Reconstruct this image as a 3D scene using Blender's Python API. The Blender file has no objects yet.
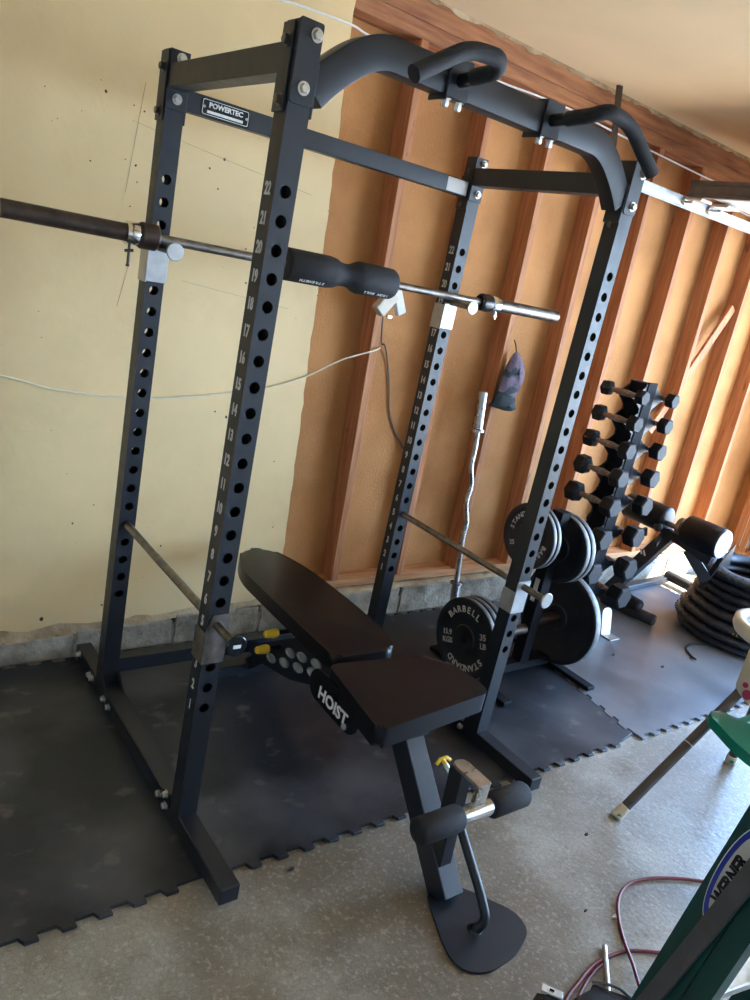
import bpy, bmesh, math, random
from mathutils import Vector, Matrix, Euler
S = bpy.context.scene
COL = S.collection
rnd = random.Random(7)
# ------------------------------------------------------------------ camera
cam = bpy.data.cameras.new('camera'); camo = bpy.data.objects.new('camera', cam); COL.objects.link(camo)
camo.location = (-0.87915, -1.65017, 1.65967)
camo.rotation_euler = Euler((1.27408847, -0.20063927, -0.62552214), 'XYZ')
cam.sensor_fit = 'VERTICAL'; cam.sensor_height = 24.0; cam.lens = 24.0*768.22/1000.0
cam.clip_start = 0.02; cam.clip_end = 200
S.camera = camo
# ------------------------------------------------------------------ light and exposure
S.view_settings.view_transform = 'Standard'; S.view_settings.look = 'None'
S.view_settings.gamma = 1.0; S.view_settings.use_curve_mapping = False
S.view_settings.exposure = 0.12
W = bpy.data.worlds.new('sky'); S.world = W; W.use_nodes = True
wn = W.node_tree; wn.nodes.clear()
wo = wn.nodes.new('ShaderNodeOutputWorld'); wb = wn.nodes.new('ShaderNodeBackground')
wt = wn.nodes.new('ShaderNodeTexCoord'); ws = wn.nodes.new('ShaderNodeSeparateXYZ'); wr = wn.nodes.new('ShaderNodeValToRGB')
wn.links.new(wt.outputs['Generated'], ws.inputs[0]); wn.links.new(ws.outputs['Z'], wr.inputs[0])
wr.color_ramp.elements[0].position = 0.0; wr.color_ramp.elements[0].color = (0.52, 0.74, 1.0, 1)
wr.color_ramp.elements[1].position = 0.6; wr.color_ramp.elements[1].color = (0.24, 0.50, 1.0, 1)
wn.links.new(wr.outputs[0], wb.inputs[0]); wn.links.new(wb.outputs[0], wo.inputs[0])
wb.inputs[1].default_value = 25.0
sun = bpy.data.lights.new('sun', 'SUN'); sun.energy = 46.0; sun.angle = math.radians(0.6); sun.color = (1.0, 0.90, 0.74)
suno = bpy.data.objects.new('sun', sun); COL.objects.link(suno)
suno.rotation_euler = Vector((-1.15, 0.85, -2.0)).to_track_quat('-Z', 'Y').to_euler()
suno.location = (8, -3, 8)
DOOR_Y0, DOOR_Y1, DOOR_Z, DOOR_X = -4.1, 0.62, 2.2, 5.0
po = bpy.data.lights.new('door_portal', 'AREA'); po.shape = 'RECTANGLE'; po.size = DOOR_Y1-DOOR_Y0; po.size_y = DOOR_Z
po.cycles.is_portal = True
poo = bpy.data.objects.new('door_portal', po); COL.objects.link(poo)
poo.location = (DOOR_X+0.05, (DOOR_Y0+DOOR_Y1)/2, DOOR_Z/2)
poo.rotation_euler = Euler((math.radians(90), 0, math.radians(90)), 'XYZ')
S.cycles.use_denoising = True
S.cycles.max_bounces = 10; S.cycles.diffuse_bounces = 7
S.cycles.sample_clamp_indirect = 6.0

# ------------------------------------------------------------------ materials
def srgb(r, g, b):
    f = lambda c: (c/255/12.92) if c/255 <= 0.04045 else ((c/255+0.055)/1.055)**2.4
    return (f(r), f(g), f(b), 1)
def mat(name, col, rough=0.5, metal=0.0, var=0.12, scale=8.0, bump=0.0, bscale=60.0, spec=0.5, col2=None, stretch=(1,1,1), detail=6, rvar=0.0, coat=0.0, contrast=(0.35,0.65)):
    m = bpy.data.materials.new(name); m.use_nodes = True
    n = m.node_tree; b = n.nodes['Principled BSDF']
    b.inputs['Roughness'].default_value = rough; b.inputs['Metallic'].default_value = metal
    b.inputs['Specular IOR Level'].default_value = spec; b.inputs['Coat Weight'].default_value = coat
    tc = n.nodes.new('ShaderNodeTexCoord'); mp = n.nodes.new('ShaderNodeMapping'); mp.inputs['Scale'].default_value = stretch
    n.links.new(tc.outputs['Object'], mp.inputs[0])
    ns = n.nodes.new('ShaderNodeTexNoise'); ns.inputs['Scale'].default_value = scale; ns.inputs['Detail'].default_value = detail
    n.links.new(mp.outputs[0], ns.inputs['Vector'])
    cr = n.nodes.new('ShaderNodeValToRGB'); cr.color_ramp.elements[0].position = contrast[0]; cr.color_ramp.elements[1].position = contrast[1]
    if col2 is None:
        c1 = tuple(c*(1-var) for c in col[:3])+(1,); c2 = tuple(min(1, c*(1+var)) for c in col[:3])+(1,)
    else: c1, c2 = col, col2
    cr.color_ramp.elements[0].color = c1; cr.color_ramp.elements[1].color = c2
    n.links.new(ns.outputs['Fac'], cr.inputs[0]); n.links.new(cr.outputs[0], b.inputs['Base Color'])
    if rvar:
        mr = n.nodes.new('ShaderNodeMapRange'); mr.inputs['To Min'].default_value = rough-rvar; mr.inputs['To Max'].default_value = rough+rvar
        mr.inputs['From Min'].default_value = .3; mr.inputs['From Max'].default_value = .7
        n.links.new(ns.outputs['Fac'], mr.inputs[0]); n.links.new(mr.outputs[0], b.inputs['Roughness'])
    if bump:
        n2 = n.nodes.new('ShaderNodeTexNoise'); n2.inputs['Scale'].default_value = bscale; n2.inputs['Detail'].default_value = 5
        n.links.new(mp.outputs[0], n2.inputs['Vector'])
        bp = n.nodes.new('ShaderNodeBump'); bp.inputs['Strength'].default_value = bump; bp.inputs['Distance'].default_value = 0.01
        n.links.new(n2.outputs['Fac'], bp.inputs['Height']); n.links.new(bp.outputs[0], b.inputs['Normal'])
    return m
def layer(m, col, scale, lo, hi, amount=1.0, stretch=(1,1,1), kind='noise', detail=8):
    """mix a second colour over the base colour where a noise is high (stains, dust, flakes)"""
    n = m.node_tree; b = n.nodes['Principled BSDF']; src = b.inputs['Base Color'].links[0].from_socket
    tc = n.nodes.new('ShaderNodeTexCoord'); mp = n.nodes.new('ShaderNodeMapping'); mp.inputs['Scale'].default_value = stretch
    mp.inputs['Location'].default_value = (scale*.37, 3.1, 1.7)
    n.links.new(tc.outputs['Object'], mp.inputs[0])
    if kind == 'noise':
        ns = n.nodes.new('ShaderNodeTexNoise'); ns.inputs['Scale'].default_value = scale; ns.inputs['Detail'].default_value = detail; out = ns.outputs['Fac']
    else:
        ns = n.nodes.new('ShaderNodeTexVoronoi'); ns.inputs['Scale'].default_value = scale
        if kind == 'crack': ns.feature = 'DISTANCE_TO_EDGE'
        out = ns.outputs['Distance']
    n.links.new(mp.outputs[0], ns.inputs['Vector'])
    mr = n.nodes.new('ShaderNodeMapRange'); mr.inputs['From Min'].default_value = lo; mr.inputs['From Max'].default_value = hi
    mr.inputs['To Max'].default_value = amount
    n.links.new(out, mr.inputs[0])
    mx = n.nodes.new('ShaderNodeMix'); mx.data_type = 'RGBA'
    n.links.new(mr.outputs[0], mx.inputs[0]); n.links.new(src, mx.inputs[6]); mx.inputs[7].default_value = col
    n.links.new(mx.outputs[2], b.inputs['Base Color'])
    return m
M = {}
M['black'] = mat('black_powder_coat', (0.008,0.011,0.017,1), .42, 0, .15, 30, .05, 250, rvar=.05)
M['blackgloss'] = mat('black_gloss_paint', (0.010,0.011,0.013,1), .25, 0, .2, 20)
M['foam'] = mat('black_foam', (0.008,0.009,0.012,1), .75, 0, .2, 60, .25, 300)
M['vinyl'] = mat('black_vinyl', (0.006,0.0055,0.007,1), .33, 0, .2, 25, .10, 240, spec=.24)
M['matte'] = mat('matte_black_steel', (0.007,0.008,0.011,1), .7, 0, .2, 20, spec=.12)
M['brushed'] = mat('brushed_steel', (0.62,0.57,0.48,1), .30, .9, .12, 30, rvar=.06)
M['chrome'] = mat('chrome', (0.75,0.74,0.70,1), .16, 1, .08, 12, rvar=.06)
M['steel'] = mat('worn_steel', (0.22,0.20,0.18,1), .42, 1, .25, 30, .05, 90, rvar=.08)
M['galv'] = mat('galvanised_steel', (0.62,0.64,0.63,1), .42, .85, .15, 25, rvar=.1)
M['oxide'] = mat('dark_oxidised_steel', (0.060,0.040,0.030,1), .45, .5, .3, 25, .06, 120)
M['nut'] = mat('zinc_bolt', (0.55,0.54,0.50,1), .3, 1, .15, 40)
M['brownbolt'] = mat('black_oxide_bolt', (0.12,0.11,0.09,1), .35, .8, .15, 40)
M['rubber'] = mat('black_rubber', (0.008,0.009,0.012,1), .6, 0, .25, 40, .1, 200, spec=.35)
M['castiron'] = mat('painted_cast_iron', (0.014,0.016,0.020,1), .48, 0, .25, 20, .12, 120)
M['rimmetal'] = mat('machined_rim', (0.13,0.135,0.14,1), .5, .4, .2, 30)
M['dull'] = mat('dull_chrome', (0.40,0.39,0.37,1), .28, 1, .12, 20, rvar=.06)
M['zinc'] = mat('brushed_zinc', (0.44,0.45,0.44,1), .45, .8, .12, 25, rvar=.08)
M['white'] = mat('white_print', (0.75,0.75,0.72,1), .6, 0, .05, 30)
M['grey'] = mat('grey_print', (0.55,0.55,0.53,1), .6, 0, .05, 30)
M['yellow'] = mat('yellow_plastic', (0.80,0.52,0.03,1), .4, 0, .08, 20)
M['green'] = mat('green_fibreglass', (0.001,0.046,0.038,1), .38, 0, .1, 20, .05, 150, stretch=(1,1,.1))
M['greenplastic'] = mat('green_plastic', (0.004,0.22,0.15,1), .35, 0, .06, 10)
M['cream'] = mat('cream_plastic', (0.62,0.56,0.44,1), .45, 0, .05, 10)
M['pink'] = mat('pink_print', (0.42,0.03,0.10,1), .5, 0, .05, 10)
M['greypaint'] = mat('grey_paint_tube', (0.085,0.085,0.09,1), .4, .3, .12, 20)
M['blue'] = mat('blue_label', (0.01,0.03,0.28,1), .45, 0, .05, 10)
M['labelgrey'] = mat('label_silver', (0.45,0.44,0.42,1), .5, 0, .05, 10)
M['cord'] = mat('red_cord_sheath', (0.16,0.020,0.022,1), .45, 0, .2, 20)
M['cable'] = mat('cream_cable', (0.72,0.66,0.50,1), .5, 0, .08, 20)
M['cabledark'] = mat('dark_cable', (0.09,0.07,0.06,1), .5, 0, .15, 20)
M['grip'] = mat('knurled_grip', (0.26,0.20,0.17,1), .45, .6, .3, 60, .3, 400)
M['plastic'] = mat('translucent_insert', (0.35,0.42,0.62,1), .2, 0, .4, 14)
M['gold'] = mat('gold_print', (0.45,0.28,0.06,1), .5, .3, .1, 20)
M['tread'] = mat('tyre_rubber', (0.012,0.014,0.020,1), .5, 0, .3, 60, .2, 150)
# walls, wood, floors
M['coolwall'] = mat('pale_grey_wall_paint', srgb(206,208,212), .65, 0, .04, 2)
M['plaster'] = mat('painted_drywall', srgb(228,201,150), .62, 0, .05, 2.2, .10, 28)
layer(M['plaster'], srgb(212,184,134), 5, .52, .75, .45)
layer(M['plaster'], srgb(120,84,52), 14, .0, .0, 0)
layer(M['plaster'], srgb(150,120,80), 60, .74, .80, .5, detail=2)
M['ceil'] = mat('painted_ceiling', srgb(226,202,162), .7, 0, .05, 1.5, .06, 30)
M['wood'] = mat('fir_stud', srgb(150,92,60), .75, 0, 0, 6, .2, 40, col2=srgb(194,138,92), stretch=(9,9,.6), contrast=(.25,.75))
layer(M['wood'], srgb(70,34,22), 9, .66, .74, .6, (3,3,.9))
M['woodred'] = mat('red_fir_plate', srgb(168,116,74), .7, 0, 0, 5, .25, 40, col2=srgb(204,152,102), stretch=(.8,9,9))
M['woodhead'] = mat('top_plate_fir', srgb(136,84,54), .75, 0, 0, 5, .25, 40, col2=srgb(176,120,78), stretch=(.8,9,9))
M['sheath'] = mat('fibreboard_sheathing', srgb(164,112,62), .85, 0, 0, 3, .25, 90, col2=srgb(192,138,84), detail=10)
layer(M['sheath'], srgb(120,74,38), 26, .70, .78, .5)
layer(M['sheath'], srgb(224,170,110), 160, .62, .72, .35)
M['block'] = mat('concrete_block', srgb(126,118,104), .9, 0, 0, 12, .8, 60, col2=srgb(172,164,148))
layer(M['block'], srgb(86,78,66), 30, .6, .72, .6)
M['mortar'] = mat('rough_mortar', srgb(150,128,96), .95, 0, 0, 9, 1.0, 50, col2=srgb(196,178,146))
layer(M['mortar'], srgb(100,74,50), 20, .6, .72, .6)
M['concrete'] = mat('concrete_slab', srgb(122,114,100), .44, 0, 0, 3.5, .16, 60, col2=srgb(168,162,150), rvar=.08, detail=10)
layer(M['concrete'], srgb(98,82,58), 1.3, .44, .60, .75)
layer(M['concrete'], srgb(196,188,174), 85, .54, .68, .35)
layer(M['concrete'], srgb(88,76,58), 60, .07, .0, .38, kind='crack')
layer(M['concrete'], srgb(84,74,60), 75, .66, .72, .5)
M['mat'] = mat('rubber_stall_mat', (0.006,0.008,0.013,1), .40, 0, 0, 1.6, .16, 160, col2=(0.018,0.022,0.030,1), rvar=.09, detail=9)
layer(M['mat'], (0.12,0.125,0.135,1), 2.4, .48, .68, .50, detail=14)
layer(M['mat'], (0.22,0.21,0.20,1), 9, .62, .72, .35, (1,1.3,1))
M['matglare'] = mat('dusty_glare_mat', (0.085,0.089,0.097,1), .38, 0, 0, 2.2, .10, 160, col2=(0.16,0.17,0.19,1), rvar=.08, detail=9)  # dusty mat; bluish sky glare is painted into its lighter base colour
layer(M['matglare'], (0.19,0.19,0.19,1), 4.0, .50, .66, .5)
M['drive'] = mat('driveway', srgb(190,182,168), .8, 0, .08, 2)
M['doorpanel'] = mat('door_panel', srgb(226,226,222), .5, 0, .04, 3)
M['alu'] = mat('brown_aluminium', (0.13,0.11,0.09,1), .5, .1, .12, 20)
M['track'] = mat('galvanised_track', (0.62,0.66,0.66,1), .38, .6, .12, 16)
M['bagtex'] = mat('camouflage_cloth', (0.035,0.050,0.060,1), .8, 0, 0, 14, .3, 80, col2=(0.16,0.12,0.18,1), contrast=(.45,.52), detail=1)
M['baghem'] = mat('dark_teal_cloth', (0.010,0.022,0.028,1), .8, 0, .3, 30, .3, 80)
M['paper'] = mat('paper_scrap', (0.7,0.66,0.58,1), .8, 0, .1, 20)
M['leaf'] = mat('dry_leaf', (0.05,0.035,0.025,1), .8, 0, .3, 20)
M['litvinyl'] = mat('lit_vinyl', (0.50,0.50,0.52,1), .4, 0, .2, 20)  # black pad vinyl where light falls on it, painted pale

# ------------------------------------------------------------------ mesh helpers (everything is written in world coordinates)
ORG = {}
def finish(bm, name, m, parent=None, loc=None, smooth=True, ang=32):
    bmesh.ops.recalc_face_normals(bm, faces=bm.faces)
    me = bpy.data.meshes.new(name)
    if parent is not None: off = ORG[parent.name]
    elif loc is not None: off = Vector(loc)
    else:
        xs = [v.co for v in bm.verts]
        off = Vector(((min(v.x for v in xs)+max(v.x for v in xs))/2, (min(v.y for v in xs)+max(v.y for v in xs))/2, min(v.z for v in xs)))
    bm.transform(Matrix.Translation(-off))
    bm.to_mesh(me); bm.free()
    for mm in (m if isinstance(m, (list, tuple)) else [m]): me.materials.append(M[mm])
    if smooth:
        for p in me.polygons: p.use_smooth = True
        me.set_sharp_from_angle(angle=math.radians(ang))
    o = bpy.data.objects.new(name, me); COL.objects.link(o)
    if parent is not None: o.parent = parent
    else: o.location = off
    ORG[o.name] = off
    return o
def tag(o, label=None, cat=None, group=None, kind=None):
    if label: o['label'] = label
    if cat: o['category'] = cat
    if group: o['group'] = group
    if kind: o['kind'] = kind
    return o
def thing(name, loc, label, cat, group=None):
    o = bpy.data.objects.new(name, None); COL.objects.link(o); o.location = loc
    o.empty_display_size = .05
    ORG[o.name] = Vector(loc)
    return tag(o, label, cat, group)
def copy_tree(o, parent=None):
    c = o.copy(); COL.objects.link(c); ORG[c.name] = ORG[o.name]
    if parent is not None: c.parent = parent
    for ch in [x for x in COL.objects if x.parent == o]: copy_tree(ch, c)
    return c
def B(): return bmesh.new()
def box(bm, x0, x1, y0, y1, z0, z1, bev=0.0, mi=0, rot=None, seg=1):
    vs = [Vector((x, y, z)) for x in (x0, x1) for y in (y0, y1) for z in (z0, z1)]
    if rot is not None:
        c = Vector(((x0+x1)/2, (y0+y1)/2, (z0+z1)/2)); vs = [rot @ (v-c) + c for v in vs]
    v = [bm.verts.new(p) for p in vs]
    fs = []
    for q in ((0,1,3,2), (4,6,7,5), (0,4,5,1), (2,3,7,6), (0,2,6,4), (1,5,7,3)):
        f = bm.faces.new([v[i] for i in q]); f.material_index = mi; fs.append(f)
    if bev > 0:
        es = list({e for f in fs for e in f.edges})
        r = bmesh.ops.bevel(bm, geom=es, offset=bev, segments=seg, profile=.5, affect='EDGES')
        for f in r['faces']: f.material_index = mi
def frame_from(d):
    d = d.normalized(); up = Vector((0,0,1)) if abs(d.z) < .95 else Vector((0,1,0))
    a = d.cross(up).normalized(); return a, a.cross(d).normalized()
def bar(bm, p, q, w, h, bev=0.0, mi=0, up=None):
    """rectangular bar from p to q; w across (horizontal), h along the 'up' side"""
    p, q = Vector(p), Vector(q); d = (q-p).normalized()
    if up is None: a, u = frame_from(d)
    else:
        u = Vector(up); u = (u - d*u.dot(d)).normalized(); a = d.cross(u)
    v = []
    for c in (p, q):
        for sa, su in ((-1,-1), (1,-1), (1,1), (-1,1)): v.append(bm.verts.new(c + a*sa*w/2 + u*su*h/2))
    fs = [bm.faces.new([v[i] for i in k]) for k in ((0,3,2,1), (4,5,6,7), (0,1,5,4), (1,2,6,5), (2,3,7,6), (3,0,4,7))]
    for f in fs: f.material_index = mi
    if bev > 0:
        r = bmesh.ops.bevel(bm, geom=list({e for f in fs for e in f.edges}), offset=bev, segments=1, profile=.5, affect='EDGES')
        for f in r['faces']: f.material_index = mi
def fillet(pts, r, n=6):
    pts = [Vector(p) for p in pts]; out = [pts[0]]
    for i in range(1, len(pts)-1):
        a, b, c = pts[i-1], pts[i], pts[i+1]
        d1, d2 = (a-b), (c-b); rr = min(r, d1.length*.49, d2.length*.49)
        p0, p2 = b + d1.normalized()*rr, b + d2.normalized()*rr
        for k in range(n+1):
            t = k/n; out.append(p0*(1-t)**2 + b*2*t*(1-t) + p2*t*t)
    out.append(pts[-1]); return out
def catmull(pts, n=8):
    pts = [Vector(p) for p in pts]; P = [pts[0]*2-pts[1]] + pts + [pts[-1]*2-pts[-2]]; out = []
    for i in range(1, len(P)-2):
        for k in range(n):
            t = k/n; a, b, c, d = P[i-1], P[i], P[i+1], P[i+2]
            out.append(.5*((2*b) + (c-a)*t + (2*a-5*b+4*c-d)*t*t + (3*b-a-3*c+d)*t**3))
    out.append(pts[-1]); return out
def sweep(bm, pts, prof, mi=0, cap=True, up=None, scale=None):
    """sweep a closed 2-D profile [(a,u)...] along pts"""
    pts = [Vector(p) for p in pts]; rings = []
    d = (pts[1]-pts[0]).normalized()
    if up is None: a, u = frame_from(d)
    else:
        u = Vector(up); u = (u-d*u.dot(d)).normalized(); a = d.cross(u)
    for i, p in enumerate(pts):
        t = ((pts[min(i+1, len(pts)-1)] - pts[max(i-1, 0)])).normalized()
        if up is None: u = (u - t*u.dot(t)).normalized()
        else: u = Vector(up); u = (u-t*u.dot(t)).normalized()
        a = t.cross(u)
        s = scale[i] if scale else 1.0
        rings.append([bm.verts.new(p + a*x*s + u*y*s) for x, y in prof])
    n = len(prof)
    for r0, r1 in zip(rings, rings[1:]):
        for k in range(n):
            f = bm.faces.new((r0[k], r0[(k+1) % n], r1[(k+1) % n], r1[k])); f.material_index = mi
    if cap:
        for r in (rings[0], rings[-1]):
            f = bm.faces.new(r); f.material_index = mi
def circ(r, n=16): return [(r*math.cos(2*math.pi*k/n), r*math.sin(2*math.pi*k/n)) for k in range(n)]
def tube(bm, pts, r, n=14, mi=0, cap=True): sweep(bm, pts, circ(r, n), mi, cap)
def lathe(bm, p, d, prof, n=28, mi=0, mis=None):
    """prof: list of (distance along axis, radius)"""
    p = Vector(p); d = Vector(d).normalized(); a, u = frame_from(d); rings = []
    for t, r in prof:
        c = p + d*t
        if r < 1e-5: rings.append([bm.verts.new(c)])
        else: rings.append([bm.verts.new(c + (a*math.cos(2*math.pi*k/n) + u*math.sin(2*math.pi*k/n))*r) for k in range(n)])
    for i, (r0, r1) in enumerate(zip(rings, rings[1:])):
        mm = mis[i] if mis else mi
        for k in range(n):
            k2 = (k+1) % n
            if len(r0) == 1 and len(r1) == 1: continue
            if len(r0) == 1: f = bm.faces.new((r0[0], r1[k2], r1[k]))
            elif len(r1) == 1: f = bm.faces.new((r0[k], r0[k2], r1[0]))
            else: f = bm.faces.new((r0[k], r0[k2], r1[k2], r1[k]))
            f.material_index = mm
def prism(bm, pts, o, a, b, th, bev=0.0, mi=0, seg=2):
    """polygon pts (s,t) in plane o + a*s + b*t, extruded by th along a x b"""
    o, a, b = Vector(o), Vector(a), Vector(b); n = a.cross(b).normalized()
    lo = [bm.verts.new(o + a*s + b*t) for s, t in pts]; hi = [bm.verts.new(o + a*s + b*t + n*th) for s, t in pts]
    fs = [bm.faces.new(lo[::-1]), bm.faces.new(hi)]
    k = len(pts)
    for i in range(k): fs.append(bm.faces.new((lo[i], lo[(i+1) % k], hi[(i+1) % k], hi[i])))
    for f in fs: f.material_index = mi
    if bev > 0:
        es = set(fs[0].edges) | set(fs[1].edges)
        r = bmesh.ops.bevel(bm, geom=list(es), offset=bev, segments=seg, profile=.5, affect='EDGES')
        for f in r['faces']: f.material_index = mi
def rpoly(pts, r, n=5):
    out = []; k = len(pts)
    rs = r if isinstance(r, (list, tuple)) else [r]*k
    for i in range(k):
        a, b, c = Vector(pts[i-1]), Vector(pts[i]), Vector(pts[(i+1) % k])
        d1, d2 = a-b, c-b; rr = min(rs[i], d1.length*.49, d2.length*.49)
        if rr < 1e-5: out.append(tuple(b)); continue
        p0, p2 = b+d1.normalized()*rr, b+d2.normalized()*rr
        for j in range(n+1):
            t = j/n; out.append(tuple(p0*(1-t)**2 + b*2*t*(1-t) + p2*t*t))
    return out
def bolt(bm, p, d, r=.011, h=.009, mi=0):
    """washer, hexagon head, threaded tip"""
    p = Vector(p); d = Vector(d)
    lathe(bm, p, d, [(0, 0), (0, r*1.35), (.002, r*1.35), (.002, 0)], 16, mi)
    lathe(bm, p+d*.002, d, [(0, r), (h*.8, r), (h, r*.8), (h, 0)], 6, mi)
def text_bm(bm, s, size, o, a, b, mi=0, depth=.0006, align='CENTER', sx=1.0, bold=0.0):
    cu = bpy.data.curves.new('lettering', 'FONT'); cu.body = s; cu.size = size; cu.align_x = align; cu.align_y = 'CENTER'
    cu.resolution_u = 3; cu.offset = bold; cu.extrude = depth
    ob = bpy.data.objects.new('lettering', cu); COL.objects.link(ob)
    dg = bpy.context.evaluated_depsgraph_get(); me = bpy.data.meshes.new_from_object(ob.evaluated_get(dg))
    o, a, b = Vector(o), Vector(a).normalized(), Vector(b).normalized(); n = a.cross(b)
    vs = [bm.verts.new(o + a*v.co.x*sx + b*v.co.y + n*(v.co.z+depth)) for v in me.vertices]
    for p in me.polygons:
        try: f = bm.faces.new([vs[i] for i in p.vertices]); f.material_index = mi
        except ValueError: pass
    bpy.data.objects.remove(ob); bpy.data.curves.remove(cu); bpy.data.meshes.remove(me)
def arc_text(bm, s, size, c, a, b, R, ang0, dang, flip=False, mi=0, bold=0.0):
    """letters on a circle, ang measured from +a towards +b"""
    c, a, b = Vector(c), Vector(a), Vector(b); n = len(s)
    for i, ch in enumerate(s):
        th = ang0 + (i-(n-1)/2)*dang
        rad = a*math.cos(th) + b*math.sin(th); tan = -a*math.sin(th) + b*math.cos(th)
        if flip: text_bm(bm, ch, size, c+rad*R, -rad.cross(a.cross(b))*-1, -rad, mi, bold=bold)
        else: text_bm(bm, ch, size, c+rad*R, rad.cross(a.cross(b))*1, rad, mi, bold=bold)
def struct(bm, name, m, smooth=False, loc=(0,0,0)):
    o = finish(bm, name, m, loc=loc, smooth=smooth); o['kind'] = 'structure'; return o

# ================================================================== THE ROOM
FZ = -0.012     # concrete level; the mats' top is z = 0
CZ = 2.66
YB, YP, YS = 1.035, 1.062, 1.165; YD = YP-.013     # block face, drywall/stud face, sheathing face
XL, YF, XR = -2.6, -4.6, 5.0
def wx(x, z): return x - 0.037*(z-.2)
bm = B(); box(bm, XL-.2, XR+.15, YF-.2, 1.4, FZ-.1, FZ); struct(bm, 'floor', 'concrete')
bm = B(); box(bm, XL-.2, XR+.3, YF-.2, 1.4, CZ, CZ+.05); struct(bm, 'ceiling', 'ceil')
bm = B(); box(bm, XL-.1, XL, YF-.1, 1.2, FZ, CZ); struct(bm, 'wall_left', 'coolwall')
bm = B(); box(bm, XL-.1, XR+.1, YF-.1, YF, FZ, CZ); struct(bm, 'wall_front', 'coolwall')
# drywall half of the back wall, with a torn right edge
bm = B(); pts = [(XL, .125)]
z = .125; x = .0
xx = XL
while xx < .88:
    xx += .11; pts.append((min(xx, .885), .125+rnd.uniform(-.012, .014)+ .030*max(0, (xx+.3))*.6))
pts.append((wx(.888, .2), .2))
z = .2
while z < 2.6:
    z += .045; pts.append((.886-.052*(z-.2)+rnd.uniform(-.004, .004), min(z, CZ)))
pts[-1] = (.886-.052*(CZ-.2), CZ); pts.append((XL, CZ))
prism(bm, [(a, b) for a, b in pts], (0, YP-.001, 0), (1,0,0), (0,0,1), .012)
pl_ = struct(bm, 'wall_back', 'plaster')
# nail holes, dents and pencil lines in the drywall
bm = B()
def mark(x, z, r, asp=1.0):
    r *= .72
    k = 7; lo = [bm.verts.new((x + r*math.cos(2*math.pi*i/k)*rnd.uniform(.6, 1.2), YD-.0006, z + asp*r*math.sin(2*math.pi*i/k)*rnd.uniform(.6, 1.2))) for i in range(k)]
    bm.faces.new(lo)
for (x, z, r) in ((-.07,2.0,.007),(.02,1.985,.004),(.055,1.975,.005),(.01,1.82,.004),(.045,1.81,.006),(.055,1.76,.004),(.04,1.68,.004),(-.10,1.79,.004),(.08,1.56,.005),(.30,1.86,.006),(.34,1.80,.005),(.35,1.90,.008),
                  (.5,1.70,.004),(.48,1.62,.005),(.5,1.50,.006),(.56,1.44,.008),(.45,1.00,.006),(.5,.98,.009),(.52,.72,.009),(.53,.73,.004),(.02,.62,.005),(-.05,.55,.006),(.1,.5,.004),(.3,.44,.006),(-.15,.9,.003),(.6,1.05,.005),(.75,.8,.004),(.8,.5,.005),(.82,1.5,.004),(-.22,1.3,.003),(.18,1.35,.004),(.65,1.25,.004)):
    mark(x, z, r)
for k in range(26): mark(rnd.uniform(-.4, .86), rnd.uniform(.25, 2.1), rnd.uniform(.0015, .0035))
mark(-.13, .165, .014); mark(.09, .2, .007)
o = struct(bm, 'trim_1', 'leaf')
bm = B()
for (x0, z0, x1, z1) in ((.02,1.94,.36,1.90),(.36,1.90,.72,1.86),(.05,2.06,.02,1.72),(.62,2.0,.60,1.62),(.60,1.62,.58,1.3),(.06,1.52,.03,1.35),(.25,1.47,.7,1.43)):
    bar(bm, (x0, YD-.0005, z0), (x1, YD-.0005, z1), .0012, .0012)
o = struct(bm, 'trim_2', 'mortar')
# mortar ledge under the drywall and the block curb
bm = B()
N = 150; xs = [XL + (XR-XL)*i/N for i in range(N+1)]
def curb_top(x): return min(.155, .085 + .055*max(0, min(1, (x+.3)/1.3)))
prev = None
for x in xs:
    zt = curb_top(x)
    ring = [bm.verts.new((x, YB+.004+rnd.uniform(-.003,.003), zt-.004+rnd.uniform(-.004,.004))), bm.verts.new((x, YB+.018+rnd.uniform(-.004,.004), zt+.030+rnd.uniform(-.008,.008))), bm.verts.new((x, YP+.004, zt+.062+rnd.uniform(-.008,.008)))]
    if x > .92:
        ring[1].co.z = zt+.006; ring[2].co.z = zt+.012; ring[2].co.y = YS
    if prev:
        for k in range(2): bm.faces.new((prev[k], ring[k], ring[k+1], prev[k+1]))
    prev = ring
struct(bm, 'trim_3', 'mortar', smooth=True)
bm = B(); x = XL; i = 0
offs = [-2.44,-2.04,-1.64,-1.24,-.84,-.44,-.005,.395,.80,1.21,1.615,2.02,2.425,2.83,3.235,3.64,4.045,4.45,4.83]
for x0, x1 in zip(offs, offs[1:]):
    box(bm, x0+.006, x1-.006, YB, YS+.1, FZ, curb_top((x0+x1)/2)-.002, .006)
box(bm, XL, XR, YB+.006, YS+.1, FZ, .085)
struct(bm, 'baseboard_back', 'block')
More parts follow.
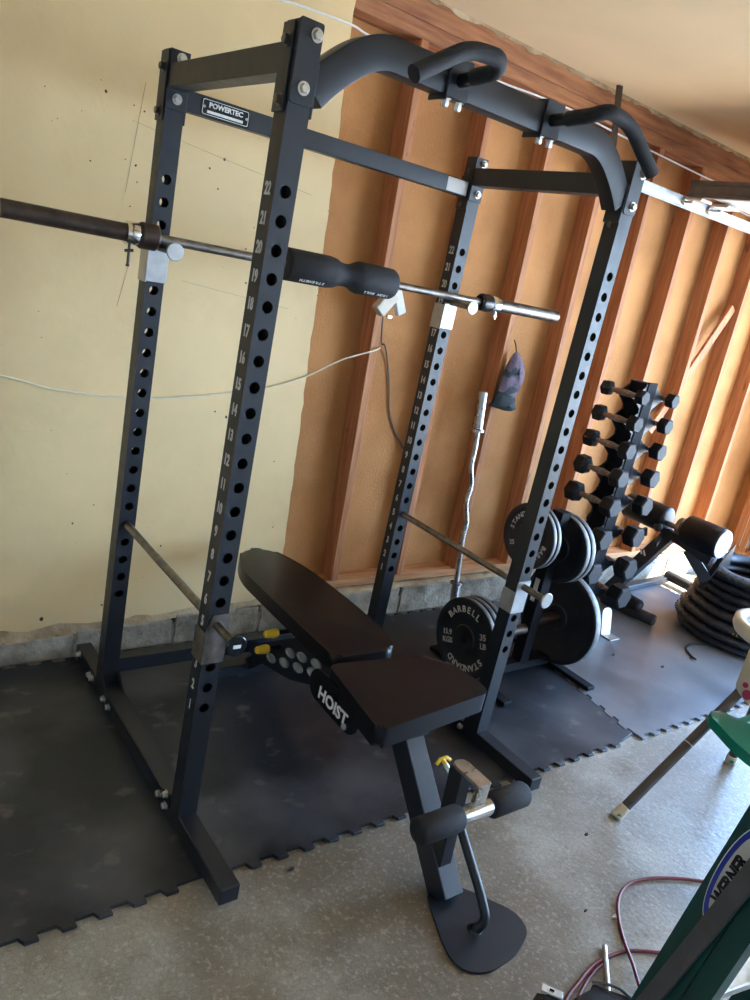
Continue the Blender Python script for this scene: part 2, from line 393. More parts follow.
# sheathing, plates, studs of the bare half
bm = B()
prism(bm, [(XL,FZ), (5.1,FZ), (5.1,CZ), (XL,CZ)], (0, YS+.012, 0), (1,0,0), (0,0,1), .012)
struct(bm, 'wall_back_sheathing', 'sheath')
bm = B(); bar(bm, (.80, (YP+YS)/2+.004, .178), (XR, (YP+YS)/2+.004, .178), YS-YP-.008, .038, .002); o = struct(bm, 'trim_4', 'woodred')
for nm, z0, z1 in (('trim_5', 2.515, 2.572), ('trim_6', 2.574, 2.655)):
    bm = B(); box(bm, .775, XR, YP, YS, z0, z1, .002); struct(bm, nm, 'woodhead')
bm = B(); N = 120; prev = None     # torn drywall strip left on the top plate
for i in range(N+1):
    x = .77+(XR-.77)*i/N; zb = 2.644+rnd.uniform(-.006,.009)
    r = [bm.verts.new((x, YP-.004, CZ)), bm.verts.new((x, YP-.004, zb)), bm.verts.new((x, YP+.004, zb))]
    if prev:
        for k in range(2): bm.faces.new((prev[k], r[k], r[k+1], prev[k+1]))
    prev = r
struct(bm, 'trim_7', 'mortar')
k = 8; sx0 = [.79] + [1.181+.405*i for i in range(9)]
for x in sx0:
    bm = B(); zt = 2.515
    a0, a1 = wx(x, .197), wx(x, zt)
    v = [bm.verts.new(p) for p in ((a0, YP, .197), (a0+.038, YP, .197), (a0+.038, YS, .197), (a0, YS, .197), (a1, YP, zt), (a1+.038, YP, zt), (a1+.038, YS, zt), (a1, YS, zt))]
    for q in ((3,2,1,0), (4,5,6,7), (0,1,5,4), (1,2,6,5), (2,3,7,6), (3,0,4,7)): bm.faces.new([v[i] for i in q])
    bmesh.ops.bevel(bm, geom=list(bm.edges), offset=.002, segments=1, affect='EDGES')
    struct(bm, 'trim_%d' % k, 'wood'); k += 1
# let-in diagonal brace
bm = B(); bar(bm, (3.44, 1.10, 1.02), (3.93, 1.10, 1.86), .020, .060, .002, up=(-.8,0,.45)); struct(bm, 'trim_%d' % k, 'wood'); k += 1
# end wall beside the door opening: corner posts, short return, header
bm = B(); box(bm, XR, XR+.012, DOOR_Y1, YS, .1, CZ); struct(bm, 'wall_right', 'sheath')
bm = B(); box(bm, XR-.10, XR+.1, DOOR_Y1-.0, YB-.002, FZ, .135, .006); struct(bm, 'baseboard_right', 'block')
for (y0, y1) in ((.94, YP-.003), (.62, .66), (.79, .83)):
    bm = B(); box(bm, XR-.09, XR-.002, y0, y1, .175, CZ-.002, .002); struct(bm, 'trim_%d' % k, 'wood'); k += 1
bm = B(); box(bm, XR-.09, XR-.002, DOOR_Y1, YP-.003, .137, .173, .002); struct(bm, 'trim_%d' % k, 'woodred'); k += 1
bm = B(); box(bm, XR, XR+.12, YF, DOOR_Y0, FZ, CZ); box(bm, XR, XR+.12, YF, DOOR_Y1, DOOR_Z, CZ); struct(bm, 'wall_right_header', 'plaster')
bm = B(); box(bm, XR+.15, XR+22, -14, 12, FZ-.12, FZ-.02); struct(bm, 'ground', 'drive')

# ---- floor mats with interlocking teeth
def teeth(p, q, inward, pitch=.088, dep=.022, phase=0.0):
    """dove-tail tooth outline from p to q"""
    p, q = Vector(p), Vector(q); L = (q-p).length; d = (q-p).normalized(); n = Vector(inward); out = []
    s = phase
    while s + pitch <= L+1e-6:
        for a, b in ((.06, 0), (.44, 0), (.40, 1), (.96, 1)):
            w = p + d*(s + a*pitch) + n*(b*dep); out.append((w.x, w.y))
        s += pitch
    return out
def floor_mat(name, m, x0, x1, y0, y1, left, right, label, slope=(0,0)):
    bm = B()
    fy = lambda x: y0 + slope[0]*(x-x0)
    out = teeth((x0+.02, y0), (x1-.02, y0+slope[0]), (0, 1))
    out += right + teeth((x1-.03, y1), (x0+.03, y1), (0, -1)) + left
    prism(bm, out, (0, 0, FZ+.0005), (1,0,0), (0,1,0), .0115, .0012, seg=1)
    o = finish(bm, name, m); return tag(o, label, 'floor mat', 'rubber floor mats under the rack')
def joint(x, y0, y1, off, xl=0.0):
    pts = teeth((x+off, y0), (x+off+xl, y1), (-1, 0), dep=.024); return pts
Y0, Y1 = -.205, 1.022
J1 = joint(.035, Y0+.02, Y1-.02, -.0015); J1b = [(a+.003, b) for a, b in J1][::-1]
J2 = joint(1.985, Y0+.01, Y1-.02, -.003, .20); J2b = [(a+.009, b) for a, b in J2][::-1]
L0 = teeth((-1.80, Y1-.03), (-1.80, Y0+.03), (1, 0))
R0 = teeth((3.86, -.22), (3.86, .97), (-1, 0))
def build_mat(m, front, right, back, left, label):
    bm = B(); prism(bm, front+right+back+left, (0, 0, FZ+.0005), (1,0,0), (0,1,0), .0115, .0012, seg=1)
    tag(finish(bm, 'floor_mat', m), label, 'floor mat', 'rubber floor mats under the rack')
build_mat('mat', teeth((-1.78, Y0), (.01, Y0+.006), (0,1)), J1, teeth((.0, Y1), (-1.77, Y1), (0,-1)), L0, 'black rubber floor mat left of the rack, the darkest of the three')
build_mat('mat', teeth((.05, Y0), (1.96, Y0-.025), (0,1)), J2, teeth((2.16, Y1), (.05, Y1), (0,-1)), J1b, 'long black rubber mat under the rack and bench with chalky scuffs')
build_mat('matglare', teeth((1.99, Y0-.03), (3.84, Y0-.06), (0,1)), R0, teeth((3.83, Y1-.03), (2.20, Y1-.01), (0,-1)), J2b, 'dusty rubber mat with bluish sky glare painted in, under the dumbbell rack at the right')

# ================================================================== OVERHEAD DOOR, TRACK
t = thing('garage_door', (4.0, -1.4, 2.31), 'white sectional garage door rolled up under the ceiling', 'garage door')
bm = B(); x = 2.84
while x < 4.7:
    box(bm, x+.004, min(x+.52, 4.95)-.004, -3.7, .86, 2.335, 2.375, .004)
    box(bm, x+.06, x+.46, -3.6, .76, 2.327, 2.336, .003); x += .53
finish(bm, 'panel', 'doorpanel', t)
bm = B(); prof = [(-.014,-.040),(.014,-.040),(.014,-.028),(.006,-.022),(.006,.018),(.016,.024),(.016,.040),(-.014,.040)]
sweep(bm, [(2.815, .89, 2.347), (2.815, -3.75, 2.347)], prof, up=(0,0,1)); o = finish(bm, 'bottom_strip', 'alu', t); o['label'] = 'brown metal bottom strip'
bm = B()
for y in (.84,): 
    box(bm, 2.80, 2.90, .80, .90, 2.292, 2.305, .003); tube(bm, [(2.86,.88,2.29),(2.86,.955,2.29)], .006); lathe(bm, (3.1,.925,2.296), (0,1,0), [(0,0),(0,.02),(.014,.023),(.028,.02),(.028,0)]); lathe(bm, (2.86,.925,2.296), (0,1,0), [(0,0),(0,.02),(.014,.023),(.028,.02),(.028,0)])
    box(bm, 3.05, 3.17, .80, .90, 2.31, 2.325, .003); tube(bm, [(3.1,.86,2.296),(3.1,.93,2.296)], .006)
finish(bm, 'roller_bracket', 'nut', t)
t = thing('door_track', (3.6, .95, 2.27), 'galvanised steel overhead door track running along the wall', 'door track')
bm = B(); prof = [(-.022,-.026),(.024,-.026),(.024,-.023),(-.019,-.023),(-.019,.023),(.024,.023),(.024,.026),(-.022,.026)]
sweep(bm, [(2.255, .965, 2.296), (4.35, .965, 2.296)] + fillet([(4.35,.965,2.296),(4.93,.965,2.27),(4.93,.965,.2)], .3)[1:], prof, up=(0,-1,0)); finish(bm, 'rail', 'track', t)
bm = B(); bar(bm, (2.190, .985, CZ-.001), (2.272, .968, 2.275), .042, .004, up=(0,-1,0)); finish(bm, 'hanger_strap', 'oxide', t)
bm = B(); bar(bm, (4.2,.985,CZ-.001), (4.2,.985,2.3), .030, .004, up=(0,-1,0)); finish(bm, 'hanger_strap', 'oxide', t)
bm = B(); tube(bm, catmull([(2.9,.93,2.40),(3.15,.94,2.38),(3.5,.945,2.35),(4.6,.95,2.33)]), .003, 8); finish(bm, 'lift_cable', 'steel', t)

# ================================================================== CABLES ON THE WALL
bm = B(); tube(bm, catmull([(-1.4,1.043,1.26),(-.9,1.043,1.17),(-.323,1.043,1.08),(-.132,1.043,1.044),(.185,1.043,1.037),(.587,1.043,1.096),(.807,1.043,1.162),(.986,1.045,1.254),(1.17,1.05,1.318),(1.196,1.10,1.325),(1.21,1.15,1.33)]), .0036, 8)
tag(finish(bm, 'cable', 'cable'), 'cream cable sagging across the painted wall to the first bare stud', 'cable')
bm = B(); tube(bm, catmull([(.30,1.043,2.42),(.472,1.043,2.436),(.549,1.043,2.444),(.759,1.043,2.453),(.897,1.048,2.447),(1.409,1.048,2.478),(1.907,1.048,2.50),(2.202,1.048,2.493),(2.993,1.048,2.474),(4.2,1.05,2.46),(4.9,1.052,2.45)]), .0042, 8)
tag(finish(bm, 'cable', 'white'), 'white cable strung high along the top of the wall', 'cable')
bm = B(); tube(bm, catmull([(1.236,1.154,1.50),(1.25,1.155,1.41),(1.262,1.150,1.335),(1.275,1.14,1.33),(1.315,1.155,1.27),(1.36,1.157,1.15),(1.392,1.157,1.03),(1.45,1.157,.93),(1.519,1.157,.854),(1.60,1.157,.74),(1.61,1.157,.25)]), .004, 8)
tag(finish(bm, 'cable', 'cabledark'), 'dark cable curling down the bare sheathing beside the first stud', 'cable')
t = thing('outlet_box', (1.18, 1.04, 1.46), 'white plastic outlet box hanging on the stud behind the barbell pad', 'outlet')
R_ = Matrix.Rotation(math.radians(38), 3, 'Y')
bm = B(); box(bm, 1.125, 1.185, 1.02, 1.06, 1.465, 1.575, .005, rot=R_); finish(bm, 'case', 'cream', t)
bm = B(); box(bm, 1.20, 1.245, 1.03, 1.06, 1.475, 1.60, .004, rot=Matrix.Rotation(math.radians(-28), 3, 'Y')); finish(bm, 'cover', 'white', t)
bm = B(); box(bm, 1.172, 1.196, 1.026, 1.04, 1.458, 1.470, .001); finish(bm, 'plug_prongs', 'nut', t)

# ================================================================== POWER RACK
T = .0576; DP = .7223; WD = 1.2073; Z1 = .41346; SP = .0648047; H = 2.12; FH = .0535; FL = .2937; HR = .0148
rack = thing('power_rack', (WD/2, .36, 0), 'black steel power rack with numbered uprights and a curved pull-up bar', 'power rack')
def upright(x0, y0):
    bm = B(); x1, y1 = x0+T, y0+T; z0, z1 = FH-.004, H
    n = 16
    za, zb = Z1-SP/2, Z1+21.5*SP
    for yy, dy in ((y0, 1), (y1, -1)):
        for a, b in ((z0, za), (zb, z1)):
            bm.faces.new([bm.verts.new(p) for p in ((x0,yy,a),(x1,yy,a),(x1,yy,b),(x0,yy,b))])
        for i in range(22):
            zc = Z1+i*SP; xc = x0+T/2; inn, out, lip = [], [], []
            for k in range(n):
                th = 2*math.pi*k/n; c, s = math.cos(th), math.sin(th); m_ = max(abs(c), abs(s))
                out.append(bm.verts.new((xc+c/m_*T/2, yy, zc+s/m_*SP/2))); inn.append(bm.verts.new((xc+c*HR, yy, zc+s*HR))); lip.append(bm.verts.new((xc+c*HR, yy+dy*.004, zc+s*HR)))
            for k in range(n):
                q = (k+1) % n
                bm.faces.new((out[k], out[q], inn[q], inn[k])); bm.faces.new((inn[k], inn[q], lip[q], lip[k]))
    for xx in (x0, x1):
        bm.faces.new([bm.verts.new(p) for p in ((xx,y0,z0),(xx,y1,z0),(xx,y1,z1),(xx,y0,z1))])
    bm.faces.new([bm.verts.new(p) for p in ((x0,y0,z1),(x1,y0,z1),(x1,y1,z1),(x0,y1,z1))])
    bmesh.ops.remove_doubles(bm, verts=bm.verts, dist=.0002)
    return finish(bm, 'upright', 'black', rack, smooth=False)
UP = {}
for key, (x0, y0) in {'A': (0,0), 'B': (0,DP), 'C': (WD,DP), 'D': (WD,0)}.items(): UP[key] = upright(x0, y0)
for key, x0, y0 in (('A', 0, 0), ('C', WD, DP)):
    for i in range(22):
        bm = B(); text_bm(bm, str(i+1), .040, (x0-.0002, y0+.031, Z1+i*SP), (0,-1,0), (0,0,1), sx=.72, bold=.0012)
        finish(bm, 'hole_number', 'grey', UP[key], smooth=False)['label'] = 'grey stencilled number %d' % (i+1)
# splice plates and caps at the top of each upright
for (x0, y0, z0) in ((0, 0, 1.955), (WD, 0, 1.965)):
    bm = B(); prism(bm, rpoly([(x0-.001, z0), (x0+T+.001, z0), (x0+T+.001, H+.004), (x0-.001, H+.004)], [.012,.012,.006,.006], 3), (0, y0, 0), (1,0,0), (0,0,1), .005, .001, seg=1)
    finish(bm, 'front_plate', 'black', rack)
bm = B(); box(bm, -.006, .0, .012, T+.004, 1.935, H-.004, .0015); finish(bm, 'side_plate', 'black', rack)
bm = B(); box(bm, -.006, .0, DP+.004, DP+T+.002, 1.93, H-.004, .0015); finish(bm, 'side_plate', 'black', rack)
# side top beams
ZT0, ZT1 = 2.018, 2.081
for x0 in (0, WD):
    bm = B(); box(bm, x0+.001, x0+T-.001, T-.02 if x0 else T-.03, DP+.006, ZT0, ZT1, .002)
    box(bm, x0-.003, x0+T+.003, DP-.005, DP-.001, ZT0-.055, ZT0+.001, .001)
    finish(bm, 'top_side_beam', 'black', rack)
# rear beams
bm = B(); box(bm, T, WD, DP+.012, DP+.056, 1.973, 2.030, .002); box(bm, T, T+.005, DP-.002, DP+.06, 1.93, 2.05, .001); box(bm, WD-.005, WD, DP-.002, DP+.06, 1.93, 2.05, .001)
rb = finish(bm, 'rear_top_beam', 'black', rack)
bm = B(); box(bm, T, WD, DP+.004, DP+T-.004, .094, .150, .002); finish(bm, 'rear_lower_beam', 'black', rack)
bm = B(); box(bm, WD-.11, WD-.008, DP+.0105, DP+.0125, 1.977, 2.026); finish(bm, 'warning_label', 'labelgrey', rb)
# badge
bd = B(); prism(bd, rpoly([(.112,1.977),(.268,1.977),(.268,2.024),(.112,2.024)], .007, 4), (0, DP+.0118, 0), (1,0,0), (0,0,1), .002, 0)
bdg = finish(bd, 'name_badge', 'blackgloss', rb, smooth=False)
bm = B()
ring = rpoly([(.1145,1.9795),(.2655,1.9795),(.2655,2.0215),(.1145,2.0215)], .006, 4); k = len(ring); cx_, cz_ = .190, 2.0005
vi = [bm.verts.new((a, DP+.0094, b)) for a, b in ring]; vo = [bm.verts.new((a+(1 if a < cx_ else -1)*.0017, DP+.0094, b+(1 if b < cz_ else -1)*.0017)) for a, b in ring]
for i in range(k): bm.faces.new((vi[i], vi[(i+1) % k], vo[(i+1) % k], vo[i]))
text_bm(bm, 'POWERTEC', .0195, (.190, DP+.0096, 2.0075), (1,0,0), (0,0,1), sx=1.08, bold=.0007)
box(bm, .130, .248, DP+.0088, DP+.0096, 1.985, 1.9925)
for xx in (.1205, .2595): lathe(bm, (xx, DP+.0096, 2.0005), (0,-1,0), [(0,.0035),(.001,.0035),(.001,.0018),(0,.0018)], 12)
finish(bm, 'lettering', 'white', bdg, smooth=False)['label'] = 'white lettering and outline'
# pull-up bar
bm = B()
half = [(.060,1.990),(.105,2.040),(.175,2.098),(.235,2.124),(.30,2.1275)]
path = [(x, T/2+.002, z) for x, z in half] 
full = [Vector(p) for p in path]
arc1 = catmull(path, 6)
arc2 = [Vector((WD+T-p.x, p.y, p.z)) for p in arc1][::-1]
sweep(bm, arc1+arc2, [(-.029,-.0375),(-.0285,-.0375),(.0285,-.0375),(.029,-.037),(.029,.037),(.0285,.0375),(-.0285,.0375),(-.029,.037)], up=(0,1,0)) if False else None
prof = rpoly([(-.0375,-.028),(.0375,-.028),(.0375,.028),(-.0375,.028)], .004, 2)
sweep(bm, arc1+arc2, prof, up=(0,1,0))
pub = finish(bm, 'pull_up_bar', 'black', rack)
for x0, sgn in ((T, 1), (WD, -1)):
    bm = B(); box(bm, min(x0, x0+sgn*.006), max(x0, x0+sgn*.006), -.002, T+.004, 1.935, 2.05, .0015); finish(bm, 'end_flange', 'black', pub)
# grip handles: clamp + bent tube
for sgn in (-1, 1):
    cxx = WD/2+T/2; X = lambda x: cxx + sgn*x
    bm = B(); xc = X(.175)
    box(bm, xc-.006-.030, xc-.030, -.004, T+.008, 2.078, 2.176, .0015); box(bm, xc-.035, xc+.035, -.005, -.0005, 2.086, 2.176, .001); box(bm, xc-.035, xc+.035, -.004, T+.008, 2.166, 2.172, .001)
    cl = finish(bm, 'grip_clamp', 'black', rack)
    bm = B(); tube(bm, fillet([(X(.172),-.002,2.128),(X(.178),-.135,2.140),(X(.205),-.165,2.158),(X(.30),-.165,2.150),(X(.435),-.172,2.060)], .045, 7), .0165, 16)
    finish(bm, 'grip_tube', 'blackgloss', cl)
    bm = B(); tube(bm, fillet([(X(.177),-.055,2.133),(X(.178),-.135,2.140),(X(.205),-.165,2.158),(X(.30),-.165,2.150),(X(.440),-.172,2.057)], .045, 7), .0195, 16)
    finish(bm, 'rubber_sleeve', 'foam', cl)
    for dx in (-.02, .022):
        bm = B(); bolt(bm, (xc+dx, .012, 2.084), (0,0,-1), .010, .018); finish(bm, 'bolt', 'nut', cl)
# base rails, feet, lower side channels
for x0 in (0, WD):
    bm = B(); box(bm, x0+.0005, x0+T-.0005, -FL, DP+T+.2457, 0.0006, FH, .003)
    finish(bm, 'base_rail', 'black', rack)
    bm = B(); y0, y1 = T+.001, DP-.001
    bar(bm, (x0+T/2, y0, FH+.004), (x0+T/2, y1, FH+.004), T+.006, .006, .001)
    pr_ = rpoly([(y0, FH-.012), (y1, FH-.012), (y1, FH+.05), (y1-.02, FH+.05), (y1-.065, FH+.007), (y0+.065, FH+.007), (y0+.02, FH+.03), (y0, FH+.03)], [0,0,.002,.012,.03,.03,.012,.002], 4)
    for xx in (x0-.003, x0+T): prism(bm, pr_, (xx, 0, 0), (0,1,0), (0,0,1), .003)
    finish(bm, 'lower_side_channel', 'black', rack)
# bolts, one mesh each
def bolt_part(parent, p, d, r=.011, h=.009, m='nut'):
    bm = B(); bolt(bm, p, d, r, h); return finish(bm, 'bolt', m, parent)
for (x, z) in ((.0425, 2.098), (.030, 1.990), (WD+.045, 2.088), (WD+.036, 1.992)): bolt_part(rack, (x, -.005, z), (0,-1,0))
for (x, y, z) in ((.033, DP-.001, 2.10), (.030, DP-.006, 1.993), (WD+.040, DP-.001, 2.100), (WD+.036, DP-.006, 1.99)): bolt_part(rack, (x, y, z), (0,-1,0))
for (y, z) in ((.030, 2.078), (.026, 1.958), (DP+.03, 2.072), (DP+.03, 1.955)): bolt_part(rack, (-.006, y, z), (-1,0,0), .011, .011, 'brownbolt')
for (y, z) in ((DP+.025, 2.068), (DP+.03, 1.945), (.03, 1.93)): bolt_part(rack, (WD, y, z), (-1,0,0), .009, .008, 'brownbolt')
for x0 in (0, WD):
    for (y, z) in ((.085,.03),(.135,.035),(.085,.07),(DP-.05,.03),(DP-.105,.03),(DP+T+.19,.04),(DP+T+.03,.03),(DP+T+.06,.028)): bolt_part(rack, (x0-.0005 if z < .06 else x0-.003, y, z), (-1,0,0), .010, .012)
    for (z, y) in ((.19,.03),(.13,.03),(.13,DP+.035),(.19,DP+.03)): bolt_part(rack, (x0+T, y, z), (1,0,0), .008, .006)

# safety bars
for x0, end, lab in ((0, 'blackgloss', 'steel safety rod through the left uprights, black disc end with a small label'), (WD, 'zinc', 'steel safety rod through the right uprights, silver disc end')):
    zc = Z1+4*SP; xc = x0+T/2
    t = thing('safety_bar', (xc, .3, zc-.02), lab, 'safety bar', 'safety rods of the rack')
    bm = B(); tube(bm, [(xc, -.112, zc), (xc, DP+T+.012, zc)], .0125, 18); finish(bm, 'rod', 'steel', t)
    bm = B(); lathe(bm, (xc, -.112, zc), (0,-1,0), [(0,0),(0,.027),(.002,.029),(.006,.029),(.008,.027),(.008,0)], 32); cap = finish(bm, 'end_disc', end, t)
    if x0 == 0:
        bm = B(); box(bm, xc-.011, xc+.011, -.1207, -.120, zc-.005, zc+.005); finish(bm, 'label', 'white', cap, smooth=False)
    bm = B(); zt, zb = (zc+.033, zc-.115) if x0 == 0 else (zc+.022, zc-.105)
    prism(bm, rpoly([(x0-.004, zb), (x0+T+.004, zb), (x0+T+.004, zt), (x0+.012, zt), (x0-.004, zc-.02)] if x0 == 0 else [(x0-.004, zb), (x0+T+.004, zb), (x0+T+.004, zt), (x0-.004, zt)], .004, 2), (0, -.0008, 0), (1,0,0), (0,0,1), .004)
    box(bm, x0-.005, x0-.0008, -.004, T+.002, zb, zc-.022, .001); box(bm, x0+T+.0008, x0+T+.005, -.004, .03, zb, zt-.004, .001)
    finish(bm, 'sleeve_bracket', 'steel' if x0 == 0 else 'zinc', t)
# bar hooks
for x0, lab in ((0, 'silver hook with a round pin end holding the left of the barbell'), (WD, 'silver hook with a round pin end holding the right of the barbell')):
    zc = Z1+18*SP; xc = x0+T/2
    t = thing('bar_hook', (xc, DP-.01, zc-.1), lab, 'bar hook', 'barbell hooks on the rear uprights')
    bm = B(); tube(bm, [(xc, DP-.125, zc), (xc, DP+T-.01, zc)], .0112, 16); finish(bm, 'pin', 'steel', t)
    bm = B(); lathe(bm, (xc, DP-.125, zc), (0,-1,0), [(0,0),(0,.024),(.002,.026),(.006,.026),(.008,.024),(.008,0)], 32); finish(bm, 'end_disc', 'zinc', t)
    bm = B(); box(bm, x0-.004, x0+T+.004, DP-.005, DP-.0008, zc-.104, zc-.004, .001); box(bm, x0-.005, x0-.0008, DP-.004, DP+T+.002, zc-.108, zc-.012, .001); box(bm, x0+T+.0008, x0+T+.005, DP-.004, DP+.02, zc-.104, zc-.004, .001)
    finish(bm, 'bracket', 'zinc', t)

# ================================================================== BARBELL
BY, BZ = .68, 1.6055
bb = thing('barbell', (.70, BY, BZ-.025), 'long barbell resting on the rack hooks with one dark and one bright sleeve', 'barbell')
bm = B(); tube(bm, [(-.02,BY,BZ),(1.37,BY,BZ)], .0140, 18); finish(bm, 'shaft', 'steel', bb)
bm = B(); lathe(bm, (-.425,BY,BZ), (1,0,0), [(0,0),(0,.022),(.003,.025),(.42,.025),(.42,0)], 28); finish(bm, 'sleeve', 'oxide', bb)['label'] = 'dark brown sleeve'
bm = B(); lathe(bm, (1.40,BY,BZ), (1,0,0), [(0,0),(0,.025),(.417,.025),(.42,.022),(.42,0)], 28); finish(bm, 'sleeve', 'steel', bb)['label'] = 'bright steel sleeve'
bm = B(); lathe(bm, (-.052,BY,BZ), (1,0,0), [(0,.025),(0,.034),(.006,.038),(.05,.038),(.056,.034),(.060,.020),(.060,0)], 28); finish(bm, 'end_flange', 'oxide', bb)
bm = B(); lathe(bm, (1.345,BY,BZ), (1,0,0), [(0,0),(0,.026),(.008,.034),(.045,.036),(.055,.034),(.055,.025)], 28); finish(bm, 'end_flange', 'blackgloss', bb)
for x, lab, s in ((-.092, 'chrome collar with a hanging screw on the dark barbell sleeve', 1), (1.402, 'chrome collar on the bright barbell sleeve', -1)):
    t = thing('barbell_collar', (x+.018, BY, BZ-.04), lab, 'collar')
    bm = B(); lathe(bm, (x,BY,BZ), (1,0,0), [(0,.0255),(0,.031),(.004,.033),(.034,.033),(.038,.031),(.038,.0255)] if s > 0 else [(0,.0255),(0,.034),(.004,.036),(.022,.036),(.024,.031),(.048,.031),(.052,.0255)], 28)
    lathe(bm, (x,BY,BZ), (1,0,0), [(.0,.0255),(.038,.0255)], 28); finish(bm, 'ring', 'chrome', t)
    bm = B(); xs_ = x+.012 if s > 0 else x+.036
    if s > 0:
        tube(bm, [(xs_,BY-.012,BZ-.028),(xs_,BY-.014,BZ-.085)], .004, 10); tube(bm, [(xs_-.012,BY-.014,BZ-.05),(xs_+.012,BY-.014,BZ-.046)], .0045, 10); lathe(bm, (xs_,BY-.014,BZ-.085), (0,0,-1), [(0,.004),(.003,.006),(.008,.005),(.009,0)], 10)
        finish(bm, 'set_screw', 'oxide', t)
    else:
        tube(bm, [(xs_,BY-.010,BZ-.026),(xs_,BY-.012,BZ-.056)], .005, 10); tube(bm, [(xs_-.010,BY-.012,BZ-.044),(xs_+.010,BY-.012,BZ-.044)], .005, 10)
        finish(bm, 'set_screw', 'chrome', t)
t = thing('barbell_pad', (.67, BY, BZ-.055), 'black foam pad with a narrow neck wrapped round the barbell', 'barbell pad')
bm = B(); prof = []
prof_r = [(0,.016),(0,.048),(.006,.0535),(.17,.0540),(.195,.050),(.215,.041),(.24,.038),(.262,.041),(.285,.052),(.30,.0560),(.445,.0540),(.455,.048),(.455,.016)]
lathe(bm, (.440,BY,BZ), (1,0,0), prof_r, 36); pad = finish(bm, 'foam_sleeve', 'foam', t, ang=60)
bm = B()
for s, x0_, R in (('STRENGTH', .535, .0548), ('IRON BULL', .805, .0568)):
    th = math.radians(-48)
    for i, ch in enumerate(s):
        nrm = Vector((0, -math.cos(th), math.sin(th))); upv = Vector((0, math.sin(th), math.cos(th)))
        # the print reads upside down along the underside
        text_bm(bm, ch, .0155, Vector((x0_-(i-(len(s)-1)/2)*.0125, BY, BZ)) + nrm*R, (-1,0,0), -upv, bold=.0004)
finish(bm, 'lettering', 'white', pad, smooth=False)['label'] = 'white print'

# ================================================================== ADJUSTABLE BENCH
bn = thing('weight_bench', (.62, -.1, 0), 'black adjustable weight bench with foam leg rollers in front of the rack', 'weight bench')
bx = .622
# base plate
bm = B(); out = [(.560,-.488),(.492,-.645),(.478,-.705),(.500,-.748),(.557,-.770),(.662,-.762),(.742,-.728),(.766,-.688),(.756,-.640),(.690,-.540),(.650,-.488)]
prism(bm, rpoly(out, .03, 4), (0,0,FZ+.0008), (1,0,0), (0,1,0), .008, .002, seg=1); finish(bm, 'base_plate', 'black', bn)
# post (leaning back towards the wall)
bm = B()
bar(bm, (.608,-.527,-.004), (.608,-.150,.410), .072, .078, .003, up=(0,.3,.3)); finish(bm, 'front_post', 'black', bn)
bm = B(); bar(bm, (.600,-.475,.085), (.600,-.462,.396), .046, .050, .003, up=(0,1,0)); finish(bm, 'roller_arm', 'black', bn)
bm = B(); tube(bm, fillet([(.620,-.488,.225),(.622,-.630,.085),(.620,-.668,.040),(.606,-.655,-.002)], .05, 8), .0135, 16); lathe(bm, (.606,-.650,-.0035), (0,0,1), [(0,.022),(.006,.018),(.008,.013)], 16); finish(bm, 'curved_brace', 'black', bn)
bm = B(); prism(bm, rpoly([(.576,-.556),(.624,-.556),(.624,-.440),(.576,-.440)], [.004,.004,.024,.024], 5), (0,0,.398), (1,0,0), (0,1,0), .010, .002, seg=1)
box(bm, .577,.623,-.556,-.540,.318,.402,.002); rbk = finish(bm, 'roller_bracket', 'brushed', bn)
bm = B(); ry, rz = -.545, .313
tube(bm, [(.41,ry,rz),(.78,ry,rz)], .025, 22); finish(bm, 'roller_axle', 'chrome', bn)
for x0_, x1_ in ((.393,.545),(.658,.802)):
    bm = B(); lathe(bm, (x0_,ry,rz), (1,0,0), [(0,0),(0,.022),(.001,.031),(.006,.0365),(x1_-x0_-.012,.0365),(x1_-x0_-.003,.031),(x1_-x0_,.020),(x1_-x0_,0)], 30); finish(bm, 'foam_roller', 'foam', bn, ang=50)
# yellow T knob
bm = B(); lathe(bm, (.600,-.445,.345), (-.12,.70,.45), [(0,.011),(.03,.011),(.03,.008),(.045,.008)], 14); kn = finish(bm, 'pull_pin', 'nut', bn)
bm = B(); c = Vector((.594,-.404,.372)); tube(bm, [c+Vector((.001,-.006,-.004)), c+Vector((-.003,.008,.006))], .007, 10)
tube(bm, [c+Vector((-.026,.006,-.004)), c+Vector((-.012,.009,.007)), c+Vector((.012,.009,.009)), c+Vector((.026,.006,-.001))], .0055, 10); finish(bm, 'knob', 'yellow', kn)['label'] = 'yellow T-shaped knob'
# seat pad
def pad(name, out, z0, z1, bev, tilt=0, pivot=0):
    bm = B(); prism(bm, out, (0,0,z0), (1,0,0), (0,1,0), z1-z0, bev, seg=4)
    if tilt: bmesh.ops.rotate(bm, verts=bm.verts, cent=(0,pivot,z0), matrix=Matrix.Rotation(tilt, 3, 'X'))
    return finish(bm, name, 'vinyl', bn, ang=50)
pad('seat', rpoly([(.400,-.318),(.872,-.268),(.890,-.215),(.868,-.020),(.480,.028),(.450,.020)], [.035,.07,.07,.09,.03,.03], 8), .398, .464, .024)
bm = B(); box(bm, .50, .76, -.26, -.02, .392, .404, .002); box(bm, .565, .66, -.26, .10, .352, .394, .003); finish(bm, 'seat_support', 'black', bn)
pad('backrest', rpoly([(.500,.062),(.738,.052),(.785,.16),(.795,.42),(.785,.72),(.725,.925),(.590,.935),(.505,.76),(.500,.42),(.498,.20)], [.03,.04,.06,.1,.1,.10,.10,.12,.1,.05], 7), .405, .460, .018)
bm = B(); box(bm, .545, .735, .10, .80, .394, .406, .002); box(bm, .60, .66, .02, .74, .350, .395, .003); finish(bm, 'backrest_support', 'black', bn)
